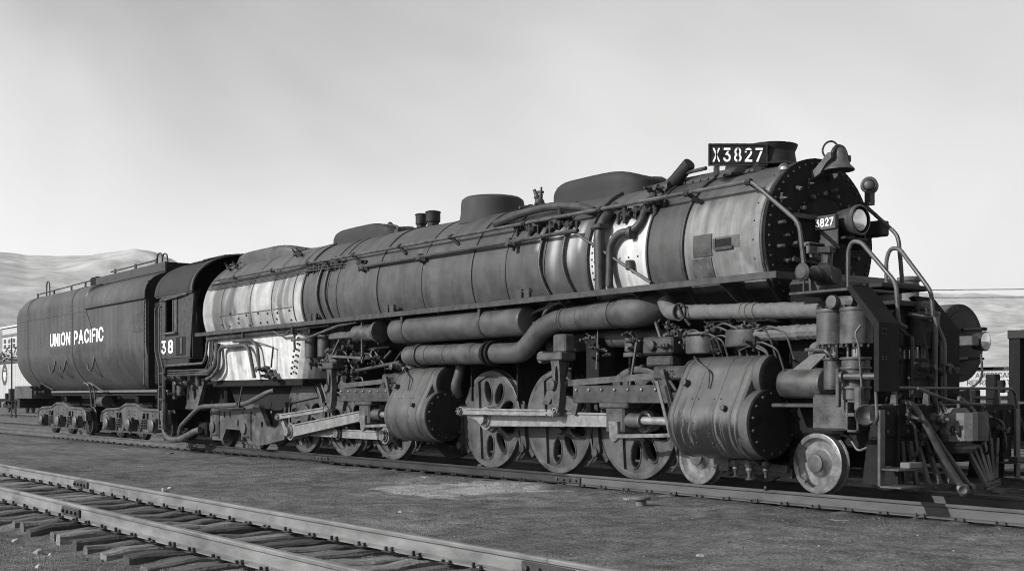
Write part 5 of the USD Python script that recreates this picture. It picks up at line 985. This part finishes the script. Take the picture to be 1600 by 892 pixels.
# coal bunker: side leans in above a ledge, flared top
def bk(x, k=0):
    P = [(1.6 + k, 4.02), (1.61 + k, 4.1), (1.595, 4.24), (1.55, 4.38), (1.46, 4.51), (1.33, 4.62), (1.18, 4.70), (1.04, 4.75), (1.0, 4.78), (1.0, 5.05)]
    return [(x, -y, z) for y, z in P] + [(x, y, z) for y, z in P[::-1]]
bx = part(TD, 'coal_bunker', loft([bk(x) for x in np.linspace(-28.05, -22.72, 60)]), 'tone', 40, tone=tender_tone, label='coal bunker sides leaning in above a ledge')
part(bx, 'coping', [box(-28.7, -22.7, s * .97, s * 1.03, 4.8, 5.06, .01) for s in (-1, 1)], 'iron', each=True)
part(bx, 'ledge', [box(-28.05, -22.72, s * 1.57, s * 1.625, 4.0, 4.03, .008) for s in (-1, 1)], 'iron')
part(bx, 'front_wall', prism([(y, z) for _, y, z in bk(0)], 'yz', -22.72, -22.68), 'soot')
part(bx, 'vent_box', box(-29.35, -28.75, -1.0, -.55, 4.75, 5.12, .015), 'soot')
part(bx, 'box_side', box(-28.74, -28.70, -1.0, 1.0, 4.75, 5.05), 'black')
part(TD, 'access_door', [box(-23.75, -22.95, -1.562, -1.551, 3.1, 3.62, .004)], 'iron')
part(TD, 'side_step', bar((-28.02, -1.558, 3.98), (-27.4, -1.558, 3.3), .012, .03), 'iron')
part(TD, 'front_wall', [box(-22.76, -22.70, -1.5, 1.5, 1.5, 4.5), box(-22.9, -22.5, -1.2, 1.2, .9, 1.6, .05)], 'soot')
part(TD, 'diaphragm', [box(-22.68, -22.05, -1.35, 1.35, 1.6, 3.9, .05)], 'soot')
part(TD, 'grab_iron', tube([(-22.7, -1.56, 3.95), (-22.7, -1.63, 3.9), (-22.7, -1.63, 1.6), (-22.7, -1.56, 1.5)], .022, 8, .05), 'dust')
rl = part(TD, 'deck_rail', tube([(-35.4, -.98, 4.82), (-35.4, -.98, 4.98), (-29.4, -.98, 5.03)], .022, 6, .02), 'iron')
for x in (-35.4, -33.4, -31.4, -29.9): part(rl, 'post', box(x - .05, x + .05, -1.0, -.96, 4.78, 5.02), 'iron')
rl = part(TD, 'bunker_rail', tube([(-27.4, -.98, 5.15), (-23.4, -.98, 5.17)], .022, 6), 'iron')
for x in (-27.0, -25.2, -23.5): part(rl, 'post', box(x - .06, x + .06, -1.0, -.96, 5.03, 5.21), 'iron')
for x, z, h_ in ((-34.2, 4.82, .55), (-23.3, 5.05, .3), (-22.9, 5.0, .3)):
    part(TD, 'ladder_loop', tube([(x - .22, -.95, z), (x - .2, -.95, z + h_ * .8), (x - .1, -.95, z + h_), (x + .05, -.95, z + h_), (x + .15, -.95, z + h_ * .8), (x + .2, -.95, z)], .025, 8, .12), 'iron')
def word(txt, x0, x1):
    ws = [letters(c, .40, .006, True) if c != 'I' else box(0, .075, 0, .40, 0, .006) for c in txt]; tot = sum(m.bounds[1][0] for m in ws); gap = .05 + .0
    sc_ = (x1 - x0 - .10 * (len(txt) - 1)) / tot; x = x0
    for c, m in zip(txt, ws):
        w = m.bounds[1][0] * sc_; g = to_side(m, x, -1.5535, 2.95, w)
        part(TD, 'letter', g, 'white'); x += w + .10
word('UNION', -31.85, -29.62); word('PACIFIC', -29.22, -26.35)
for x in (-31.5, -30.35, -27.45):
    z0 = 2.25; yb = -1.52
    part(TD, 'rope_hook', tube([(x + .1, yb + .02, z0 + .3), (x + .16, yb - .02, z0 + .12), (x + .12, yb - .06, z0 - .12), (x - .1, yb - .06, z0 - .2), (x - .3, yb - .06, z0 - .1), (x - .34, yb - .06, z0 + .04)], .028, 8, .15), 'iron')
# underframe
part(TD, 'underframe', [box(-36.5, -22.2, -.45, .45, .95, 1.42, .03), box(-33.6, -22.4, -1.0, -.9, 1.30, 1.44, .01), box(-33.6, -22.4, .9, 1.0, 1.30, 1.44, .01)], 'soot')
part(TD, 'sill', box(-33.4, -22.4, -1.08, -1.0, 1.40, 1.47, .01), 'wrap')
part(TD, 'rear_box', box(-36.75, -34.5, -1.45, -.6, 1.20, 1.66, .015), 'grey', label='box at the rear corner of the tender sill')
part(TD, 'rear_sill', [box(-36.6, -36.3, -1.4, 1.4, .85, 1.3, .03)], 'black')
part(TD, 'cross_bearer', [box(x - .12, x + .12, -.95, .95, 1.1, 1.42, .02) for x in (-32.2, -28.6, -25.2)], 'soot', each=True)
part(TD, 'tank_brace', [tube([(-34.2, -1.2, 1.75), (-33.2, -1.05, 1.5)], .035, 6), valve((-34.2, -1.15, 1.6), 1.8, 3), valve((-33.9, -1.1, 1.4), 1.6, 4)], 'black')
part(TD, 'brake_cylinder', [rcyl((-28.6, -.95, 1.12), (-27.9, -.95, 1.12), .17, .03, 20), rcyl((-27.9, -.95, 1.12), (-27.8, -.95, 1.12), .2, .02, 20)], 'iron')
for x in (-28.9, -28.5): part(TD, 'drain_pipe', tube([(x - .25, -1.25, 1.72), (x, -1.2, 1.66), (x + .02, -1.15, 1.5), (x + .02, -1.1, .95)], .03, 8, .08), 'dust')
part(TD, 'drain_pipe', tube([(-28.5, -1.25, 1.72), (-27.6, -1.18, 1.45), (-27.3, -1.1, 1.42)], .03, 8, .08), 'iron')
# two six wheel trucks
def truck(xc, dirn=1):
    for s in (-1, 1):
        y0, y1 = s * .98, s * 1.12
        up = [(xc - 2.75, .52), (xc - 2.72, .80), (xc - 2.3, .90), (xc - 1.1, .93), (xc - .55, 1.06), (xc + .35, 1.06), (xc + 1.0, .92), (xc + 2.3, .90), (xc + 2.7, .78), (xc + 2.75, .52)]
        lo = [(xc + 2.4, .5), (xc + 2.3, .66), (xc + 1.5, .66), (xc + 1.35, .28), (xc + .8, .28), (xc + .55, .62), (xc - .55, .62), (xc - .8, .28), (xc - 1.35, .28), (xc - 1.5, .66), (xc - 2.3, .66), (xc - 2.4, .5)]
        f = SG.Polygon(up + lo).buffer(.02, 2)
        for dx in (-1.28, -1.0, 1.0, 1.28): f = f.difference(SG.box(xc + dx - .09, .62, xc + dx + .09, .80))
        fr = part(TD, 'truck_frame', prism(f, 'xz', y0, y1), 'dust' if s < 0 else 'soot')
        part(fr, 'rib', tube([(a, s * 1.125, b - .03) for a, b in up], .035, 6, .1), 'dust' if s < 0 else 'soot')
        part(fr, 'spring', [rcyl((xc + dx + e, s * 1.06, .30), (xc + dx + e, s * 1.06, .62), .075, .01, 12) for dx in (-1.1, 1.1) for e in (-.09, .09)], 'iron', each=True)
        part(fr, 'coil_spring', [tube([(xc + dx + .075 * math.cos(t * 6.28 * 4), s * 1.13 + .075 * math.sin(t * 6.28 * 4), .34 + .28 * t) for t in np.linspace(0, 1, 36)], .018, 5, .01, 1) for dx in (-1.18, -.98, .98, 1.18)], 'iron', each=True)
        part(fr, 'brake_rigging', [bar((xc - 2.6, s * 1.15, .22), (xc + 2.6, s * 1.15, .24), .03, .05), bar((xc - 1.3, s * 1.15, .24), (xc - 1.05, s * 1.15, .75), .03, .06), bar((xc + .75, s * 1.15, .24), (xc + 1.0, s * 1.15, .75), .03, .06)], 'iron')
        part(fr, 'frame_bolts', rivets([(xc + dx + e, s * 1.125, z) for dx in (-1.95, 0, 1.95) for e in (-.26, .26) for z in (.74, .84)], (0, s, 0), .025), 'iron', kind='stuff')
        for dx in (-1.95, 0, 1.95):
            jb = part(fr, 'journal_box', [box(xc + dx - .17, xc + dx + .17, s * 1.0, s * 1.24, .26, .66, .04), lathe([(0, .19), (.03, .19), (.06, .15), (.075, .06), (.075, 0)], (xc + dx, s * 1.24, .45), (0, s, 0), 20)], 'dust' if s < 0 else 'soot')
            part(TD, 'wheel', lathe([(-.14, .44), (-.13, .495), (-.1, .465), (0, .46), (0, .40), (-.04, .38), (-.04, .14), (0, .12), (0, 0)], (xc + dx, s * .8, .46), (0, s, 0), 40), 'iron' if s < 0 else 'soot', 35)
            part(TD, 'brake_shoe', ring_arc(.48, .54, s * .7, s * .8, xc + dx, .46, 150, 210, 8), 'iron')
    for dx in (-1.95, 0, 1.95): part(TD, 'axle', cyl((xc + dx, -.8, .46), (xc + dx, .8, .46), .08, n=12), 'soot')
    part(TD, 'bolster', box(xc - .3, xc + .3, -.95, .95, .55, .95, .05), 'soot')
truck(-32.1); truck(-25.1)
part(TD, 'coal_load', (lambda g: T.Trimesh(*g, process=False))((lambda n, m: (np.array([(x, y, 4.6 + .4 * (1 - (y / 1.0) ** 2) * (1 - ((x + 25.6) / 2.9) ** 4) + .0 + .25 * float(fbm(np.array([x * 3, y * 3, 0]), 3, 9) - .5)) for x in np.linspace(-28.5, -22.8, n) for y in np.linspace(-.96, .96, m)]), np.array([t for i in range(n - 1) for j in range(m - 1) for t in ((i * m + j, (i + 1) * m + j, (i + 1) * m + j + 1), (i * m + j, (i + 1) * m + j + 1, i * m + j + 1))])))(60, 20)), 'soot', False, kind='stuff')

# ------------------------------------------------------------------ behind the engine
# second locomotive, mostly hidden
S = thing('steam_locomotive', 'second dark steam locomotive half hidden behind the pilot of the big one', 'steam locomotive')
sx, sy, sz = -7.1, 13.3, 2.60
part(S, 'boiler', lathe([(0, .9), (.1, .97), (1.5, .97), (1.55, .98), (1.6, .97), (11, 1.02)], (sx, sy, sz), (-1, 0, 0), 48), 'dust', 40)
fr = part(S, 'smokebox_front', lathe([(0, .97), (.04, .96), (.05, .80), (.08, .78), (.12, .5), (.13, 0)], (sx, sy, sz), (1, 0, 0), 48), 'black', 40)
part(fr, 'rivets', rivets([(sx + .045, sy + .9 * math.cos(a), sz + .9 * math.sin(a)) for a in np.arange(0, 6.28, .2)], (1, 0, 0), .025), 'iron', kind='stuff')
part(S, 'stack', lathe([(0, .34), (.2, .25), (.75, .235), (.80, .30), (.88, .31), (.9, .25)], (sx - 1.45, sy, sz + .85), (0, 0, 1), 28), 'wrap', 40)
hd = part(S, 'headlight', lathe([(-.25, .12), (-.2, .2), (.08, .24), (.1, .22)], (sx + .62, sy, sz + .02), (1, 0, 0), 24), 'iron', 40)
part(hd, 'lens', lathe([(0, .21), (.03, .1), (.035, 0)], (sx + .72, sy, sz + .02), (1, 0, 0), 24), 'glass')
part(S, 'number_plate', [box(sx + .35, sx + .75, sy - .62, sy - .34, sz - .1, sz + .14, .02)], 'dust')
part(S, 'marker_bracket', [box(sx + .1, sx + .7, sy - .12, sy + .12, sz + .28, sz + .36, .03), box(sx + .1, sx + .55, sy - .5, sy + .2, sz - .42, sz - .37)], 'soot', each=True)
part(S, 'front_rail', tube([(sx + .9, sy - .5, sz - .3), (sx + .95, sy - .5, sz - .9), (sx + .6, sy - .5, sz - 1.15), (sx + .2, sy - .5, sz - 1.2)], .03, 8, .2), 'iron')
part(S, 'pilot_beam', box(sx - .4, sx + .0, sy - 1.4, sy + 1.4, .55, 1.0, .03), 'soot')
part(S, 'running_board', [box(sx - 10, sx + .3, sy + s * 1.0, sy + s * 1.45, 1.95, 2.02) for s in (-1, 1)], 'black')
part(S, 'frame', box(sx - 11, sx - .4, sy - .6, sy + .6, .6, 1.9, .05), 'soot')
for s in (-1, 1):
    part(S, 'cylinder', rcyl((sx - 1.9, sy + s * 1.1, 1.0), (sx - .6, sy + s * 1.1, 1.0), .48, .05, 24), 'black')
    for dx in (-3.6, -5.4, -7.2): part(S, 'driving_wheel', lathe([(-.14, .6), (-.12, .68), (-.1, .65), (0, .65), (0, .56), (-.05, .54), (-.05, .2), (0, .18), (0, 0)], (sx + dx, sy + s * .8, .65), (0, s, 0), 32), 'iron')
part(S, 'cab', [box(sx - 12.6, sx - 10.4, sy - 1.5, sy + 1.5, 1.7, 3.6, .05), lathe([(0, 1.6), (2.4, 1.6)], (sx - 12.7, sy, 2.7), (1, 0, 0), 40, math.pi, 0) if False else box(sx - 12.7, sx - 10.2, sy - 1.6, sy + 1.6, 3.6, 3.8, .09)], 'black')

# white refrigerator cars
def reefer(name, label, x0, x1, yc, roof=3.95, zb=1.1, cat='boxcar'):
    R_ = thing('refrigerator_car', label, cat)
    n = int((x1 - x0) / .24)
    part(R_, 'body', box(x0 + .02, x1 - .02, yc - 1.42, yc + 1.42, zb, roof - .02), 'concrete')
    for k in range(n):
        a = x0 + (x1 - x0) * k / n; part(R_, 'side_board', box(a + .006, a + (x1 - x0) / n - .006, yc - 1.45 - .004 * (k % 3), yc - 1.42, zb, roof - .06), 'concrete')
    part(R_, 'roof', prism([(yc - 1.55, roof - .06), (yc + 1.55, roof - .06), (yc + 1.55, roof + .05), (yc, roof + .3), (yc - 1.55, roof + .05)], 'yz', x0 - .05, x1 + .05), 'iron')
    part(R_, 'roof_walk', box(x0, x1, yc - .3, yc + .3, roof + .33, roof + .37), 'grey')
    part(R_, 'sill', box(x0, x1, yc - 1.4, yc + 1.4, zb - .22, zb, .02), 'soot')
    for xc in (x0 + 1.8, x1 - 1.8):
        part(R_, 'truck', [box(xc - 1.1, xc + 1.1, yc - 1.1, yc - .95, .38, .62, .05), prism([(xc - .9, .6), (xc - .3, .95), (xc + .3, .95), (xc + .9, .6)], 'xz', yc - 1.1, yc - 1.0), box(xc - .3, xc + .3, yc - 1.1, yc + 1.1, .5, .9)], 'black')
        for dx in (-.85, .85):
            for s in (-1, 1): part(R_, 'wheel', rcyl((xc + dx, yc + s * .8, .42), (xc + dx, yc + s * .66, .42), .42, .02, 24), 'iron')
    return R_
W1 = reefer('reefer', 'white wooden refrigerator car with round emblem on its side behind the tender', -94.0, -80.5, 13.3, 3.95)
em = part(W1, 'emblem', ring_arc(.52, .84, 13.3 - 1.468, 13.3 - 1.462, -91.4, 3.0, 0, 360, 40), 'grey')
part(em, 'emblem_shield', prism([(-91.85, 3.2), (-90.95, 3.2), (-90.95, 3.0), (-91.4, 2.65), (-91.85, 3.0)], 'xz', 13.3 - 1.467, 13.3 - 1.461), 'silver')
part(em, 'emblem_band', [box(-91.75 + .14 * k, -91.65 + .14 * k, 13.3 - 1.472, 13.3 - 1.468, 3.24, 3.37) for k in range(5)], 'dust', kind='stuff')
W2 = reefer('reefer', 'white refrigerator car with lettering and a shield emblem beyond the second locomotive', -70.0, -56.5, 107.0, 4.1)
xt = -65.4
part(W2, 'lettering', to_side(letters('AMERICAN', .52, .01), xt, 107 - 1.466, 3.28, 4.3), 'grey')
part(W2, 'lettering', to_side(letters('REFRIGERATOR', .52, .01), xt - 1.0, 107 - 1.466, 2.5, 6.4), 'grey')
part(W2, 'shield_emblem', [prism(SG.Polygon([(xt + 1.6, 2.05), (xt + 4.0, 2.05), (xt + 3.9, 1.35), (xt + 2.8, .95), (xt + 1.7, 1.35)]).difference(SG.Polygon([(xt + 1.7, 1.72), (xt + 3.9, 1.72), (xt + 3.8, 1.4), (xt + 2.8, 1.05), (xt + 1.8, 1.4)])), 'xz', 107 - 1.468, 107 - 1.462)], 'grey')
track('distant track under the white refrigerator car', 107.0, -120, -20, [-75 + .6 * k for k in range(60)], 14, joined=True)

# steel frame at the edge of the yard
K = thing('steel_frame', 'tall dark steel frame of posts and bracing with gusset feet', 'steel frame')
kx, ky = -9.2, 19.4
for dx in (0, 2.9):
    ps = part(K, 'post', [box(kx + dx, kx + dx + .10, ky - .2, ky + .25, -.1, 2.95), box(kx + dx - .12, kx + dx + .22, ky - .23, ky - .2, -.1, 2.95), box(kx + dx - .12, kx + dx + .22, ky + .25, ky + .28, -.1, 2.95)], 'soot')
    part(ps, 'gusset', prism([(kx + dx - .30, -.1), (kx + dx + .12, -.1), (kx + dx + .12, .9), (kx + dx - .02, .9)], 'xz', ky - .26, ky - .235), 'soot')
    part(ps, 'bolts', rivets([(kx + dx - .05, ky - .262, .1), (kx + dx + .04, ky - .262, .1)], (0, -1, 0), .03), 'dust', kind='stuff')
part(K, 'cap_beam', box(kx - .15, kx + 3.2, ky - .28, ky + .3, 2.95, 3.2, .02), 'black')
part(K, 'channel', [box(kx + .55, kx + .75, ky - .22, ky - .1, -.1, 2.8, .01), box(kx + .36, kx + .5, ky - .05, ky + .1, -.1, 2.95)], 'soot')
part(K, 'brace', [bar((kx + .2, ky - .25, 1.1), (kx + 2.8, ky - .25, 1.15), .05, .07), bar((kx + .1, ky - .24, .9), (kx + .55, ky - .24, .0), .05, .07)], 'iron')
part(K, 'sheet', box(kx + .75, kx + 3.0, ky + .0, ky + .02, .1, 2.95), 'grey')
part(K, 'footing', box(kx - .4, kx + 3.3, ky - .35, ky + .4, -.3, -.1, .02), 'iron')
# small yard things by the far tracks
SW = thing('switch_stand', 'thin switch stand with a lamp box beside the rear of the tender', 'switch stand')
part(SW, 'post', cyl((-75.0, 8.2, -.2), (-75.0, 8.2, 5.2), .045, n=8), 'black')
part(SW, 'stand', [cyl((-74.0, 8.2, -.2), (-74.0, 8.2, 1.0), .06, n=8), box(-75.25, -74.85, 8.05, 8.35, 1.0, 1.8, .03), box(-76.2, -75.9, 8.05, 8.35, 1.1, 1.5, .03)], 'black', each=True)
PG = thing('bumper_post', 'short dark posts and rail of a stop before the lettered white car', 'track stop')
part(PG, 'post', box(-11.85, -11.5, 22.0, 22.3, -.2, 2.0, .03), 'soot')
part(PG, 'post', box(-12.35, -12.2, 22.0, 22.3, -.2, 1.5, .03), 'soot')
part(PG, 'post', box(-11.1, -10.9, 22.0, 22.3, -.2, 1.45, .03), 'soot')
part(PG, 'rail', [box(-12.9, -10.6, 21.94, 21.99, 1.22, 1.30), box(-12.9, -10.6, 21.94, 21.99, .9, .97)], 'soot')
part(PG, 'buffer_block', box(-12.85, -12.42, 21.9, 22.6, -.2, 1.5, .05), 'soot')
part(PG, 'arm', box(-11.5, -11.28, 22.05, 22.25, 1.4, 1.8, .03), 'soot')
# house and bushes behind the white car
H = thing('house', 'white house with two windows above the white car', 'house')
hx, hy = -181.5, 34.0
part(H, 'wall', box(hx, hx + 15, hy, hy + 8, -.2, 11.4), 'concrete')
part(H, 'roof', prism([(hy - .3, 11.4), (hy + 8.3, 11.4), (hy + 8.3, 11.6), (hy + 4, 12.1), (hy - .3, 11.6)], 'yz', hx - .5, hx + 15.5), 'silver')
part(H, 'eave', box(hx - .3, hx + 15.3, hy - .12, hy, 10.1, 10.45), 'roof')
for k in range(6):
    w_ = part(H, 'window', box(hx + .9 + 2.5 * k, hx + 2.3 + 2.5 * k, hy - .03, hy, 8.2, 9.9), 'white'); part(w_, 'pane', [box(hx + 1.0 + 2.5 * k + .66 * q, hx + 1.56 + 2.5 * k + .66 * q, hy - .05, hy - .03, 8.3 + .78 * r_, 8.98 + .78 * r_) for q in (0, 1) for r_ in (0, 1)], 'pane')
def bush(x, y, r, h_, seed):
    g = np.random.default_rng(seed); n = 900; p = g.normal(size=(n, 3)); p /= np.linalg.norm(p, axis=1)[:, None]; p *= (.55 + .45 * g.random(n))[:, None] * (.75 + .5 * fbm(p * 1.7 + seed, 3, seed))[:, None]
    c = p * [r, r, h_ / 2] + [x, y, h_ / 2 - .2]; V = np.repeat(c, 3, 0) + g.normal(size=(n * 3, 3)) * .16
    return T.Trimesh(V, np.arange(n * 3).reshape(-1, 3), process=False)
for k, (x, y, r, h_) in enumerate(((-171, 30.5, 3.0, 8.2), (-166.5, 30, 2.6, 7.8), (-162, 30.8, 2.8, 8.4), (-157, 30.5, 3, 8.0))):
    b_ = thing('bush', 'dark leafy bush growing in front of the white house', 'bush', 'bushes in front of the white house')
    part(b_, 'crown', bush(x, y, r, h_, 40 + k), 'bush', False); part(b_, 'trunk', cyl((x, y, -.3), (x, y, 2.0), .12, .06, 8), 'tie')
# wires over the far yard
for k, (y, z) in enumerate(((60, 7.75), (60.6, 7.25))):
    xs = np.linspace(-240, 60, 40); sag = lambda t: .9 * ((t % 1) * 2 - 1) ** 2
    top('overhead_wire', tube([(x, y, z + sag((x + 240) / 50)) for x in xs], .03, 5, .01, 1), 'iron', 'thin overhead wire strung across the far yard', 'wire', 'overhead wires of the far yard')
for k, x in enumerate((-240, -190, -140, -90, -50, 10, 60)):
    P_ = thing('utility_pole', 'wooden utility pole carrying the wires of the far yard', 'utility pole', 'utility poles of the far yard')
    part(P_, 'pole', cyl((x, 60.3, -.5), (x, 60.3, 9.2), .16, .11, 10), 'tie'); part(P_, 'crossarm', box(x - .06, x + .06, 59.4, 61.2, 8.5, 8.65), 'tie')

# ------------------------------------------------------------------ air
hz_mat = usdkit.material(stage, '/World/Looks/haze', {'v': ('principled_volume', {'color': (0.97, 0.97, 0.97), 'density': 0.00006, 'anisotropy': 0.3})}, volume='v.volume')
top('haze', box(-7600, 3600, -900, 8600, -3, 560), hz_mat, 'thin dusty air over the yard and the hills', 'haze', kind='stuff', smooth=False)
